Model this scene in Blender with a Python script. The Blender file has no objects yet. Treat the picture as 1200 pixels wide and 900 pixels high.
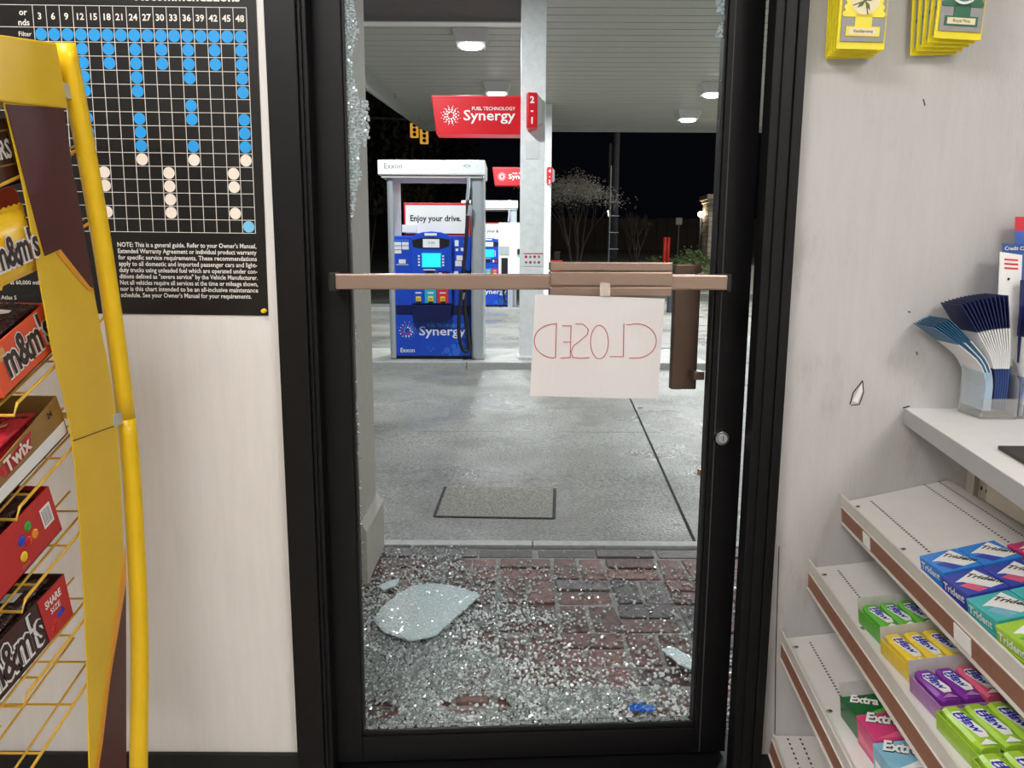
import bpy, bmesh, math, random
from mathutils import Vector, Matrix, noise as mnoise
R = math.radians
rnd = random.Random(7)
scene = bpy.context.scene
C = scene.collection
# ------------------------------------------------------------------ camera, world, exposure, big lights
CAM_H, PITCH, ROLL, FPX = 1.28, R(9.46), R(.27), 900.0
cd = bpy.data.cameras.new('camera'); cam = bpy.data.objects.new('camera', cd); C.objects.link(cam)
cd.sensor_width = 36; cd.lens = 36*FPX/1200; cd.clip_start = .02; cd.clip_end = 300
cam.matrix_world = Matrix.Translation((0, 0, CAM_H)) @ Matrix.Rotation(math.pi/2-PITCH, 4, 'X') @ Matrix.Rotation(ROLL, 4, 'Z')
scene.camera = cam
w = bpy.data.worlds.new('night'); scene.world = w; w.use_nodes = True
w.node_tree.nodes['Background'].inputs[0].default_value = (.25, .28, .45, 1)
w.node_tree.nodes['Background'].inputs[1].default_value = .006
vs = scene.view_settings; vs.view_transform = 'Standard'; vs.look = 'None'; vs.gamma = 1; vs.use_curve_mapping = False
vs.exposure = 0.0
INDOOR_W = 16.5      # each ceiling troffer
CANOPY_W = 150.0     # each canopy lamp

# ------------------------------------------------------------------ helpers
def ray(px, py):
    x = (px-600)/FPX; y = (450-py)/FPX
    c, s = math.cos(ROLL), math.sin(ROLL)
    x, y = c*x-s*y, s*x+c*y
    return Vector((x, math.cos(PITCH)+y*math.sin(PITCH), -math.sin(PITCH)+y*math.cos(PITCH)))
EYE = Vector((0, 0, CAM_H))
def aty(px, py, Y): d = ray(px, py); return EYE+d*(Y/d.y)
def atx(px, py, X): d = ray(px, py); return EYE+d*(X/d.x)
def atz(px, py, z): d = ray(px, py); return EYE+d*((z-CAM_H)/d.z)
def gz(Y):            # forecourt level: rises slightly away from the shop
    z = -.02
    if Y > 3.38: z += (min(Y, 19)-3.38)*.014
    if Y > 19: z += (Y-19)*.074
    return z
def atground(px, py, dz=0):
    d = ray(px, py); Y = 2.0
    for k in range(4000):
        p = EYE+d*(Y/d.y)
        if p.z <= gz(Y)+dz: break
        Y += .02
    return p

MATS = {}
def mat(name, col, rough=.5, metal=0, var=.0, scale=20, bump=0, bscale=60, emit=None, estr=0, trans=0, alpha=1, spec=.5, ior=1.45, objvar=0, rvar=0, coat=0, stretch=None):
    if name in MATS: return MATS[name]
    m = bpy.data.materials.new(name); m.use_nodes = True; nt = m.node_tree; b = nt.nodes['Principled BSDF']
    c = tuple(col)+(1,)
    b.inputs['Base Color'].default_value = c; b.inputs['Roughness'].default_value = rough; b.inputs['Metallic'].default_value = metal
    b.inputs['Specular IOR Level'].default_value = spec; b.inputs['IOR'].default_value = ior
    b.inputs['Transmission Weight'].default_value = trans; b.inputs['Alpha'].default_value = alpha
    b.inputs['Coat Weight'].default_value = coat
    if emit: b.inputs['Emission Color'].default_value = tuple(emit)+(1,); b.inputs['Emission Strength'].default_value = estr
    tc = nt.nodes.new('ShaderNodeTexCoord'); src = tc.outputs['Object']
    if stretch:
        mp = nt.nodes.new('ShaderNodeMapping'); mp.inputs['Scale'].default_value = stretch; nt.links.new(src, mp.inputs[0]); src = mp.outputs[0]
    n = nt.nodes.new('ShaderNodeTexNoise'); n.inputs['Scale'].default_value = scale; n.inputs['Detail'].default_value = 5; n.inputs['Roughness'].default_value = .65
    nt.links.new(src, n.inputs['Vector'])
    out = None
    hs = nt.nodes.new('ShaderNodeHueSaturation'); hs.inputs['Color'].default_value = c
    mr = nt.nodes.new('ShaderNodeMapRange'); mr.inputs[1].default_value = .25; mr.inputs[2].default_value = .75
    v = max(var, .02); mr.inputs[3].default_value = 1-v; mr.inputs[4].default_value = 1+v
    nt.links.new(n.outputs['Fac'], mr.inputs[0])
    val = mr.outputs[0]
    if objvar:
        oi = nt.nodes.new('ShaderNodeObjectInfo'); m2 = nt.nodes.new('ShaderNodeMapRange'); m2.inputs[3].default_value = 1-objvar; m2.inputs[4].default_value = 1+objvar
        nt.links.new(oi.outputs['Random'], m2.inputs[0]); mu = nt.nodes.new('ShaderNodeMath'); mu.operation = 'MULTIPLY'
        nt.links.new(val, mu.inputs[0]); nt.links.new(m2.outputs[0], mu.inputs[1]); val = mu.outputs[0]
    nt.links.new(val, hs.inputs['Value']); nt.links.new(hs.outputs[0], b.inputs['Base Color'])
    if rvar:
        m3 = nt.nodes.new('ShaderNodeMapRange'); m3.inputs[1].default_value = .35; m3.inputs[2].default_value = .65
        m3.inputs[3].default_value = max(0, rough-rvar); m3.inputs[4].default_value = min(1, rough+rvar)
        n3 = nt.nodes.new('ShaderNodeTexNoise'); n3.inputs['Scale'].default_value = 1.3; n3.inputs['Detail'].default_value = 4; nt.links.new(src, n3.inputs['Vector'])
        nt.links.new(n3.outputs['Fac'], m3.inputs[0]); nt.links.new(m3.outputs[0], b.inputs['Roughness'])
    if bump:
        n2 = nt.nodes.new('ShaderNodeTexNoise'); n2.inputs['Scale'].default_value = bscale; n2.inputs['Detail'].default_value = 4; nt.links.new(src, n2.inputs['Vector'])
        bp = nt.nodes.new('ShaderNodeBump'); bp.inputs['Strength'].default_value = bump; bp.inputs['Distance'].default_value = .01
        nt.links.new(n2.outputs['Fac'], bp.inputs['Height']); nt.links.new(bp.outputs[0], b.inputs['Normal'])
    MATS[name] = m
    return m
def grime(m, col, scale, lo, hi, stretch=None):
    """stains with a shape of their own over a painted surface"""
    nt = m.node_tree; b = nt.nodes['Principled BSDF']; prev = b.inputs['Base Color'].links[0].from_socket
    tc = nt.nodes.new('ShaderNodeTexCoord'); src = tc.outputs['Object']
    if stretch:
        mp = nt.nodes.new('ShaderNodeMapping'); mp.inputs['Scale'].default_value = stretch; nt.links.new(src, mp.inputs[0]); src = mp.outputs[0]
    n = nt.nodes.new('ShaderNodeTexNoise'); n.inputs['Scale'].default_value = scale; n.inputs['Detail'].default_value = 7; n.inputs['Roughness'].default_value = .7
    nt.links.new(src, n.inputs['Vector'])
    mr = nt.nodes.new('ShaderNodeMapRange'); mr.inputs[1].default_value = lo; mr.inputs[2].default_value = hi; mr.clamp = True; nt.links.new(n.outputs['Fac'], mr.inputs[0])
    mx = nt.nodes.new('ShaderNodeMix'); mx.data_type = 'RGBA'; nt.links.new(mr.outputs[0], mx.inputs[0]); nt.links.new(prev, mx.inputs[6]); mx.inputs[7].default_value = tuple(col)+(1,)
    nt.links.new(mx.outputs[2], b.inputs['Base Color'])
    return m

def frame_matrix(o, x, y):
    x = Vector(x).normalized(); y = Vector(y); z = x.cross(y).normalized(); y = z.cross(x)
    return Matrix(((x.x, y.x, z.x, o[0]), (x.y, y.y, z.y, o[1]), (x.z, y.z, z.z, o[2]), (0, 0, 0, 1)))
class MB:
    def __init__(s): s.v = []; s.f = []
    def hexa(s, p):
        n = len(s.v); s.v += [tuple(q) for q in p]
        s.f += [tuple(n+i for i in q) for q in ((0, 3, 2, 1), (4, 5, 6, 7), (0, 1, 5, 4), (1, 2, 6, 5), (2, 3, 7, 6), (3, 0, 4, 7))]; return s
    def box(s, x0, x1, y0, y1, z0, z1, m=None):
        p = [Vector(q) for q in ((x0, y0, z0), (x1, y0, z0), (x1, y1, z0), (x0, y1, z0), (x0, y0, z1), (x1, y0, z1), (x1, y1, z1), (x0, y1, z1))]
        return s.hexa([m @ q for q in p] if m else p)
    def prism(s, outline, ext):           # outline: list of Vector (ccw seen from +ext), ext: Vector
        n = len(s.v); k = len(outline); e = Vector(ext)
        s.v += [tuple(p) for p in outline]+[tuple(Vector(p)+e) for p in outline]
        s.f.append(tuple(n+i for i in reversed(range(k)))); s.f.append(tuple(n+k+i for i in range(k)))
        for i in range(k): j = (i+1) % k; s.f.append((n+i, n+j, n+k+j, n+k+i))
        return s
    def poly(s, pts): n = len(s.v); s.v += [tuple(p) for p in pts]; s.f.append(tuple(range(n, n+len(pts)))); return s
    def tube(s, pts, r, k=8, caps=True):
        pts = [Vector(p) for p in pts]; n = len(s.v); up = None
        rs = r if isinstance(r, (list, tuple)) else [r]*len(pts)
        for i, p in enumerate(pts):
            t = (pts[min(i+1, len(pts)-1)]-pts[max(i-1, 0)]).normalized()
            if up is None: up = t.orthogonal().normalized()
            a = (up-t*up.dot(t)); a = a.normalized() if a.length > 1e-6 else t.orthogonal().normalized(); up = a; b = t.cross(a)
            for q in range(k): an = 2*math.pi*q/k; s.v.append(tuple(p+(a*math.cos(an)+b*math.sin(an))*rs[i]))
        for i in range(len(pts)-1):
            for q in range(k): q2 = (q+1) % k; s.f.append((n+i*k+q, n+i*k+q2, n+(i+1)*k+q2, n+(i+1)*k+q))
        if caps: s.f.append(tuple(n+q for q in reversed(range(k)))); m = n+(len(pts)-1)*k; s.f.append(tuple(m+q for q in range(k)))
        return s
    def disc(s, c, x, y, r, k=16):
        c = Vector(c); x = Vector(x); y = Vector(y); return s.poly([c+x*(r*math.cos(2*math.pi*i/k))+y*(r*math.sin(2*math.pi*i/k)) for i in range(k)])
    def mesh(s, name, bevel=0, smooth=False, fix=True):
        me = bpy.data.meshes.new(name); me.from_pydata(s.v, [], s.f); me.update()
        if bevel or fix:
            bm = bmesh.new(); bm.from_mesh(me)
            if fix and len(s.f) < 20000: bmesh.ops.recalc_face_normals(bm, faces=bm.faces)
            if bevel: bmesh.ops.bevel(bm, geom=[e for e in bm.edges if len(e.link_faces) == 2 and e.calc_face_angle() > .5], offset=bevel, segments=2, affect='EDGES', profile=.6)
            bm.to_mesh(me); bm.free()
        if smooth:
            for p in me.polygons: p.use_smooth = True
        return me
    def build(s, name, m, parent=None, bevel=0, smooth=False, fix=True):
        return link(name, s.mesh(name, bevel, smooth, fix), m, parent)
def link(name, me, m, parent=None, mw=None):
    o = bpy.data.objects.new(name, me); C.objects.link(o)
    if m and not me.materials: me.materials.append(MATS[m] if isinstance(m, str) else m)
    if parent: o.parent = parent
    if mw: o.matrix_basis = mw
    return o
def thing(name, label, cat, loc=(0, 0, 0), rot=(0, 0, 0), group=None, mw=None):
    o = bpy.data.objects.new(name, None); C.objects.link(o); o.empty_display_size = .05
    o.location = loc; o.rotation_euler = rot
    if mw: o.matrix_basis = mw
    return tag(o, label, cat, group)
def tag(o, label=None, cat=None, group=None, kind=None):
    if label: o['label'] = label
    if cat: o['category'] = cat
    if group: o['group'] = group
    if kind: o['kind'] = kind
    return o
def struct(o, label=None, cat=None): return tag(o, label, cat, None, 'structure')
def inv(root):                # lets parts of an unrotated root be written in world coordinates
    return Matrix.Translation(-root.location)
def wpart(mb, name, m, root, bevel=0, smooth=False, fix=True):
    o = mb.build(name, m, root, bevel, smooth, fix); o.matrix_basis = inv(root); return o
def copy_tree(o, parent=None):
    c = o.copy(); C.objects.link(c); c.parent = parent
    for ch in list(o.children): copy_tree(ch, c)
    return c
_tx = {}
def text(s, name, m, mw, height=None, width=None, parent=None, align='LEFT', bold=0.0, shear=0, res=2, ext=.0002, spacing=1):
    """lettering as a flat mesh; mw = matrix whose x/y axes carry the writing; height = cap height"""
    key = (s, align, bold, shear, res, spacing)
    if key not in _tx:
        cu = bpy.data.curves.new('lettering', 'FONT'); cu.body = s; cu.size = 1; cu.align_x = align; cu.offset = bold; cu.shear = shear; cu.resolution_u = res; cu.space_character = spacing
        ob = bpy.data.objects.new('lettering', cu); C.objects.link(ob); dg = bpy.context.evaluated_depsgraph_get()
        me = bpy.data.meshes.new_from_object(ob.evaluated_get(dg)); bpy.data.objects.remove(ob); bpy.data.curves.remove(cu)
        xs = [v.co.x for v in me.vertices]; ys = [v.co.y for v in me.vertices]
        _tx[key] = (me, min(xs), max(xs), min(ys), max(ys))
    me, x0, x1, y0, y1 = _tx[key]; me = me.copy(); me.name = name; me.materials.clear()
    sy = (height/.69) if height else None; sx = (width/(x1-x0)) if width else sy
    if sy is None: sy = sx
    ox = x0 if (width and align == 'LEFT') else 0
    for v in me.vertices: v.co = ((v.co.x-ox)*sx, v.co.y*sy, ext)
    return link(name, me, m, parent, mw)

# ------------------------------------------------------------------ materials
wallm = mat('wall_paint', (.745, .715, .70), .5, var=.04, scale=9, bump=.10, bscale=60, stretch=(6, 6, .6))
grime(wallm, (.45, .41, .36), 5.5, .66, .9, (3, 3, .9))
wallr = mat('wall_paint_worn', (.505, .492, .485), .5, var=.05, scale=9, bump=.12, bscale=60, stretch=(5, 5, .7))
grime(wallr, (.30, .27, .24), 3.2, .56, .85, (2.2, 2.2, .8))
mat('room_paint', (.72, .70, .66), .6); mat('floor_tile', (.38, .35, .32), .35, var=.15, scale=6); mat('ceiling_tile', (.75, .74, .72), .8, var=.05, scale=60)
blk = mat('black_aluminium', (.0055, .005, .0055), .42, var=.3, scale=25, spec=.28); mat('black_rubber', (.008, .008, .008), .6)
mat('deep_black', (.005, .005, .005), .5)
mat('bronze_bar', (.36, .255, .205), .33, metal=.75, var=.06, stretch=(1, 40, 40)); mat('steel', (.6, .6, .6), .25, metal=1)
mat('silver', (.56, .61, .65), .35, metal=.55, var=.05); mat('white_paint', (.80, .82, .82), .4, var=.03); mat('paper', (.64, .61, .615), .7, var=.02, scale=5)
mat('red_marker', (.50, .05, .07), .6); mat('tape', (.75, .68, .58), .25, alpha=.45)
mat('poster_black', (.010, .009, .009), .33, spec=.4, var=.1); mat('print_white', (.75, .72, .68), .6); mat('print_blue', (.01, .29, .70), .5); mat('print_pale', (.78, .68, .60), .5); mat('print_sky', (.16, .50, .75), .5)
mat('rack_yellow', (.86, .55, .012), .32, var=.05, scale=12); mat('panel_yellow', (.80, .52, .03), .45, var=.07, scale=7); mat('wire_yellow', (.80, .48, .06), .3, metal=.2); mat('maroon', (.085, .022, .022), .4, var=.2, scale=6); mat('bar_orange', (.80, .34, .03), .4)
mat('choc_brown', (.060, .022, .016), .38, var=.1); mat('candy_red', (.52, .025, .022), .38, var=.06); mat('candy_orange', (.78, .10, .035), .38, var=.06); mat('candy_gold', (.30, .165, .045), .35, var=.08)
mat('candy_inside', (.085, .045, .03), .7); mat('pack_yellow', (.86, .52, .015), .3, var=.08); mat('label_white', (.82, .82, .80), .5); mat('ink_black', (.015, .013, .012), .5); mat('ink_brown', (.045, .02, .015), .5); mat('wrap_dark', (.035, .012, .012), .2, var=.4, scale=40, bump=.6, bscale=60); mat('wrap_red', (.45, .02, .03), .22, var=.5, scale=30, bump=.6, bscale=60)
mat('wrap_gold', (.70, .36, .10), .25, var=.3, scale=40)
for nm, c in dict(green=(.06, .36, .05), blue=(.02, .05, .45), yellow=(.75, .5, .02), red=(.6, .02, .02), orange=(.8, .25, .02)).items(): mat('bead_'+nm, c, .25)
mat('shelf_white', (.70, .68, .65), .42, var=.04, scale=10); mat('rail_brown', (.25, .105, .062), .5, var=.12, scale=25); mat('rail_edge', (.62, .58, .54), .4, var=.06); mat('counter_white', (.74, .73, .71), .35, var=.03); mat('counter_edge', (.40, .40, .41), .4, var=.04); mat('cream', (.66, .60, .50), .5, var=.06); mat('upright_cream', (.50, .46, .38), .5, var=.06); mat('dark_mat', (.035, .03, .03), .6)
mat('acrylic', (.80, .80, .77), .08, trans=.6, alpha=.38, ior=1.2); mat('leaf_white', (.78, .78, .78), .45); mat('leaf_navy', (.012, .018, .09), .4, var=.1); mat('leaf_blue', (.03, .09, .30), .4, var=.1); mat('leaf_teal', (.03, .13, .25), .4, var=.15); mat('leaf_mid', (.06, .13, .48), .4, var=.1); mat('leaf_pale', (.40, .52, .66), .4, var=.1); mat('leaf_red', (.62, .03, .05), .4)
mat('fresh_yellow', (.86, .72, .02), .3, var=.04); mat('fresh_film', (.34, .33, .33), .12, var=.06, coat=.5); mat('fresh_cream', (.80, .70, .45), .4); mat('fresh_green', (.02, .13, .07), .35); mat('fresh_teal', (.03, .2, .2), .35); mat('pine_cone', (.20, .06, .03), .5, var=.3, scale=200); mat('leaf_green', (.10, .16, .02), .5); mat('stem_dark', (.05, .02, .02), .5)
# outdoors
mat('brick_red', (.138, .060, .049), .5, var=.65, scale=22, bump=.6, bscale=70, objvar=.5); mat('brick_grey', (.125, .105, .108), .5, var=.4, scale=25, bump=.6, bscale=70, objvar=.4); mat('mortar', (.30, .30, .275), .8, var=.4, scale=35, bump=.5)
conc = mat('concrete', (.27, .27, .245), .42, var=.75, scale=62, bump=.5, bscale=75, rvar=.22); grime(conc, (.10, .09, .075), .45, .47, .72)
mat('concrete_pale', (.46, .47, .46), .5, var=.2, scale=30, bump=.3); mat('joint', (.03, .03, .03), .8); mat('aggregate', (.27, .26, .22), .55, var=.95, scale=85, bump=1, bscale=110); mat('island_concrete', (.40, .40, .37), .5, var=.25, scale=6, bump=.15); mat('asphalt', (.12, .12, .115), .5, var=.3, scale=10, rvar=.2)
mat('stucco', (.50, .48, .41), .6, var=.08, scale=20, bump=.2); mat('column_white', (.86, .89, .89), .5, var=.10, scale=14, bump=.15, bscale=40)
mat('soffit', (.42, .425, .375), .5, var=.06); mat('beam_shade_grey', (.30, .29, .30), .5, var=.05); mat('fascia_in', (.40, .42, .40), .5, var=.1); mat('lamp_lens', (1, 1, 1), .5, emit=(1, .98, .94), estr=14); mat('lamp_box', (.62, .62, .60), .5)
mat('sign_red', (.50, .008, .016), .35, var=.03, emit=(.9, .02, .03), estr=.16); mat('sign_white', (.80, .80, .80), .4, emit=(1, 1, 1), estr=.12); mat('sign_grey', (.3, .28, .27), .4)  # red and white signs: faint emission added to brighten their faces
mat('pump_blue', (.012, .075, .58), .32, var=.04); mat('pump_navy', (.006, .012, .09), .35); mat('pump_sky', (.08, .38, .80), .4); mat('pump_circle', (.03, .16, .70), .35); mat('pump_cyan', (.02, .6, .7), .3, emit=(.02, .75, .85), estr=.7); mat('pump_teal', (.03, .42, .60), .35); mat('pump_red', (.70, .04, .06), .35); mat('pump_yellow', (.85, .65, .06), .35); mat('pump_black', (.012, .012, .014), .35); mat('bright_white', (.86, .87, .88), .4)
mat('hose', (.02, .02, .022), .4); mat('amber', (.6, .3, .03), .5, emit=(1, .50, .06), estr=.55); mat('bark', (.07, .055, .045), .8, var=.3, scale=30); mat('twig', (.75, .70, .62), .7, var=.3); mat('leafage', (.10, .16, .055), .6, var=.5, scale=15, objvar=.2); mat('leafage_dark', (.035, .032, .018), .7, var=.5, scale=10)
mat('stone_block', (.52, .46, .36), .7, var=.25, scale=8, objvar=.25, bump=.4); mat('stone_joint', (.12, .10, .08), .8); mat('bollard_red', (.70, .035, .02), .4); mat('pole', (.10, .11, .13), .7, var=.25, scale=6); mat('fence', (.075, .055, .045), .8, var=.2); mat('lamp_warm', (1, .9, .7), .5, emit=(1, .80, .5), estr=9); mat('bin_grey', (.05, .055, .065), .5)
mat('dry_leaf', (.26, .07, .02), .7, var=.3); mat('blue_plastic', (.02, .14, .55), .25, var=.3, scale=60, bump=.5)
gl = mat('glass_crumb', (.93, .99, .98), .03, trans=.8, ior=1.5, var=.1, scale=80, spec=.8)
gs = mat('glass_sheet', (.66, .82, .83), .16, trans=.15, ior=1.5, var=.10, scale=60, bump=.5, bscale=170, spec=.7)
mat('glass_glint', (.90, .95, .95), .12, trans=.12, ior=1.5, var=.1, spec=.9)  # whitish glass; bright glints of clear crumbs put into the colour
mat('glass_edge', (.72, .84, .88), .08, trans=.62, ior=1.5, var=.2, scale=90, spec=.8)

# ------------------------------------------------------------------ THE SHOP SHELL
YW = 1.70                     # inner face of the front wall
XL, XR = -.513, .606          # edges of the door frame
struct(MB().box(-3.2, XL, YW, 1.86, 0, 2.8).build('wall_front_left', wallm), 'off-white painted front wall beside the poster', 'wall')
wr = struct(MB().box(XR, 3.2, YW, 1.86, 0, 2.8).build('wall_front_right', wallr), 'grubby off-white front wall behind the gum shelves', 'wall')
struct(MB().box(XL, XR, YW, 1.86, 2.2, 2.8).build('wall_front_top', wallm), 'off-white wall above the door', 'wall')
struct(MB().box(-3.35, -3.2, -5, 1.86, 0, 2.8).build('wall_left', 'room_paint'), 'painted side wall of the shop', 'wall')
struct(MB().box(3.2, 3.35, -5, 1.86, 0, 2.8).build('wall_right', 'room_paint'), 'painted side wall behind the counter', 'wall')
struct(MB().box(-3.35, 3.35, -5.15, -5, 0, 2.8).build('wall_back', 'room_paint'), 'painted back wall of the shop', 'wall')
struct(MB().box(-3.35, 3.35, -5.15, 1.86, -.10, 0).build('floor', 'floor_tile'), 'tiled shop floor', 'floor')
struct(MB().box(-3.35, 3.35, -5.15, 1.86, 2.8, 2.9).build('ceiling', 'ceiling_tile'), 'white shop ceiling', 'ceiling')
struct(MB().box(-3.2, XL, YW-.012, YW, 0, .085).build('baseboard_front_left', 'black_rubber', bevel=.003), 'black rubber baseboard under the poster wall', 'baseboard')
struct(MB().box(XR, 3.2, YW-.012, YW, 0, .085).build('baseboard_front_right', 'black_rubber', bevel=.003), 'black rubber baseboard behind the gum shelves', 'baseboard')
for i, (lx, ly) in enumerate(((-1.0, .35), (1.7, -.5), (-1.0, -2.4), (1.7, -3.0))):
    t = thing('ceiling_light', 'recessed fluorescent ceiling light above the shop floor', 'ceiling light', (lx, ly, 2.8), group='shop ceiling lights')
    MB().box(-.62, .62, -.32, .32, -.02, 0).build('frame', 'white_paint', t)
    MB().box(-.58, .58, -.28, .28, -.024, -.018).build('diffuser', 'lamp_lens', t)
    ld = bpy.data.lights.new('tube_light', 'AREA'); ld.shape = 'RECTANGLE'; ld.size = 1.15; ld.size_y = .55; ld.energy = INDOOR_W*(1.5 if i == 0 else 1); ld.color = (1, .975, .95)
    lo = bpy.data.objects.new('tube_light', ld); C.objects.link(lo); lo.parent = t; lo.location = (0, 0, -.04)
# wall blemishes on the right wall
def stroke(pts, wd, Y, m, name, parent):
    b = MB(); P = [aty(x, y, Y) for x, y in pts]
    for i in range(len(P)-1):
        d = (P[i+1]-P[i]); n = Vector((-d.z, 0, d.x)).normalized()*wd/2
        b.poly([P[i]-n, P[i]+n, P[i+1]+n, P[i+1]-n])
    return b.build(name, m, parent, fix=False)
stroke([(913, 640), (911, 700), (909, 770), (908, 860)], .0022, YW-.0006, 'ink_brown', 'crack', wr)
stroke([(996, 474), (1000, 460), (1011, 446)], .003, YW-.0006, 'ink_brown', 'scuff', wr)
stroke([(1011, 446), (1012, 460), (1007, 474), (997, 475)], .0022, YW-.0006, 'ink_brown', 'scuff', wr)
for a, b_ in (((1064, 365), (1067, 366)), ((1078, 378), (1079, 381)), ((1082, 116), (1084, 124)), ((1074, 412), (1075, 416)), ((1058, 478), (1066, 476))): stroke([a, b_], .003, YW-.0006, 'ink_brown', 'scuff', wr)
MB().prism([aty(x, y, YW-.0007) for x, y in ((999, 470), (1010, 449), (1011, 458), (1005, 472))], (0, -.0006, 0)).build('peeled_paint', 'label_white', wr)

# ------------------------------------------------------------------ DOOR FRAME AND DOOR
fr = struct(thing('trim_1', 'black aluminium door frame set in the white wall', 'door frame', (0, 1.75, 0)))
def fpart(name, x0, x1, y0, y1, z0, z1, m=blk, bv=.002): return wpart(MB().box(x0, x1, y0, y1, z0, z1), name, m, fr, bv)
fpart('jamb', XL, -.449, YW-.022, 1.90, 0, 2.2); fpart('door_stop', -.449, -.432, YW-.004, 1.742, 0, 2.15)
fpart('stop_bead', -.449, -.441, YW-.012, YW-.004, 0, 2.15)
fpart('jamb', .585, XR, YW-.022, 1.80, 0, 2.2); fpart('door_stop', .541, .585, YW-.010, 1.742, 0, 2.15); fpart('stop_bead', .560, .585, YW-.016, YW-.010, 0, 2.15)
fpart('header', -.449, .585, YW-.022, 1.90, 2.15, 2.2); fpart('threshold', -.449, .585, 1.72, 1.88, 0, .012)
HX, HY, ANG = -.441, 1.748, R(3.1)
door = struct(thing('door_1', 'black framed glass shop door with smashed pane, standing ajar', 'door', (HX, HY, 0), (0, 0, ANG)))
DW = .997                                     # leaf width, local x from hinge
def dpart(name, x0, x1, y0, y1, z0, z1, m=blk, bv=.002, parent=door): return MB().box(x0, x1, y0, y1, z0, z1).build(name, m, parent, bv)
SL, SR = .070, .916                            # clear glass opening
dpart('stile', 0, SL, 0, .044, .02, 2.13); dpart('stile', SR, DW, 0, .044, .02, 2.13)
dpart('top_rail', SL, SR, 0, .044, 2.02, 2.13); dpart('bottom_rail', SL, SR, 0, .044, .02, .089)
dpart('glazing_bead', SL, SL+.006, .008, .036, .089, 2.02, 'deep_black', .001); dpart('glazing_bead', SR-.006, SR, .008, .036, .089, 2.02, 'deep_black', .001)
dpart('glazing_bead', SL, SR, .008, .016, .089, .101, 'deep_black', .001); dpart('glazing_bead', SL, SR, .028, .036, .089, .101, 'deep_black', .001)
dpart('stile_groove', SR+.012, SR+.0145, -.0008, .001, .02, 2.13, 'bin_grey', 0)
# push bar with wide pad
pb = MB().box(.052, .917, -.078, -.046, 1.207, 1.241).build('push_bar', 'bronze_bar', door, .004)
MB().box(.040, .054, -.081, .0, 1.202, 1.244).build('end_cap', 'black_rubber', pb, .004)
MB().box(.915, .926, -.079, .0, 1.203, 1.243).build('end_cap', 'black_rubber', pb, .004)
pad = MB().box(.520, .790, -.086, -.040, 1.216, 1.247).build('push_pad', 'bronze_bar', door, .003)
MB().box(.520, .790, -.083, -.040, 1.2485, 1.268).build('pad_lip', 'bronze_bar', pad, .003)
MB().box(.520, .790, -.080, -.040, 1.192, 1.2145).build('pad_lip', 'bronze_bar', pad, .003)
# lock cylinder
lk = MB().tube([(.945, -.001, .853), (.945, -.013, .853)], [.0185, .0165], 24).build('lock_cylinder', 'steel', door, .001)
MB().tube([(.945, -.0125, .853), (.945, -.016, .853)], .0105, 20).build('key_plug', 'silver', lk)
MB().box(.9442, .9458, -.0168, -.0155, .847, .859).build('key_slot', 'ink_black', lk)
# outside pull
mat('bronze_dark', (.13, .085, .065), .35, metal=.6, var=.06)
pl = MB().box(.842, .905, .085, .094, .955, 1.262).build('pull_handle', 'bronze_dark', door, .003)
MB().box(.842, .850, .094, .112, .955, 1.262).build('flange', 'bronze_dark', pl, .002)
for z in (.985, 1.222): MB().box(.885, .912, .044, .086, z, z+.02).build('bracket', 'bronze_dark', pl, .002)
for z in (.105, 1.02, 1.95): MB().tube([(-.004, .050, z), (-.004, .050, z+.11)], .008, 10).build('hinge', 'black_rubber', door)

# crumbs of tempered glass ---------------------------------------------------------------
CUBE = ((-1, -1, -1), (1, -1, -1), (1, 1, -1), (-1, 1, -1), (-1, -1, 1), (1, -1, 1), (1, 1, 1), (-1, 1, 1))
def crumb(b, c, r, flat=.7, tilt=1.0):
    q = Matrix.Rotation(rnd.uniform(0, 6.28), 3, 'Z') @ Matrix.Rotation(rnd.gauss(0, .35)*tilt, 3, 'X') @ Matrix.Rotation(rnd.gauss(0, .35)*tilt, 3, 'Y')
    b.hexa([c+q @ Vector((x*r*rnd.uniform(.65, 1.1), y*r*rnd.uniform(.65, 1.1), z*r*flat*rnd.uniform(.7, 1.05))) for x, y, z in CUBE])
def inside(p, poly):
    r = False; n = len(poly)
    for i in range(n):
        (x1, y1), (x2, y2) = poly[i], poly[i-1]
        if (y1 > p[1]) != (y2 > p[1]) and p[0] < (x2-x1)*(p[1]-y1)/(y2-y1)+x1: r = not r
    return r
def shard(name, pix, Yd=.020, cell=.0056, parent=door, m='glass_edge'):
    """crazed remnant of the pane still held in the frame; outline taken in the door's own plane"""
    inv_door = (Matrix.Translation((HX, HY, 0)) @ Matrix.Rotation(ANG, 4, 'Z')).inverted()
    o = inv_door @ EYE; P = []
    for px, py in pix:
        d = inv_door.to_3x3() @ ray(px, py); k = (Yd-o.y)/d.y; p = o+d*k; P.append((p.x, p.z))
    xs = [p[0] for p in P]; zs = [p[1] for p in P]; b = MB(); z = min(zs)
    while z < max(zs):
        x = min(xs)-.01
        while x < max(xs):
            q = (x+rnd.uniform(-.002, .002), z+rnd.uniform(-.002, .002))
            if inside(q, P):
                r = cell*.5; y = Yd+rnd.uniform(-.001, .001); ty = rnd.uniform(-.0016, .0016); tz = rnd.uniform(-.0016, .0016)
                j = lambda: rnd.uniform(.72, 1.05)*r
                c = [(-j(), -j()), (j(), -j()), (j(), j()), (-j(), j())]
                b.hexa([Vector((q[0]+cx, y-.0028+ty*cx/r+tz*cz/r, q[1]+cz)) for cx, cz in c]+[Vector((q[0]+cx, y+.0028+ty*cx/r+tz*cz/r, q[1]+cz)) for cx, cz in c])
            x += cell
        z += cell
    return b.build(name, m, parent, fix=True)
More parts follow.
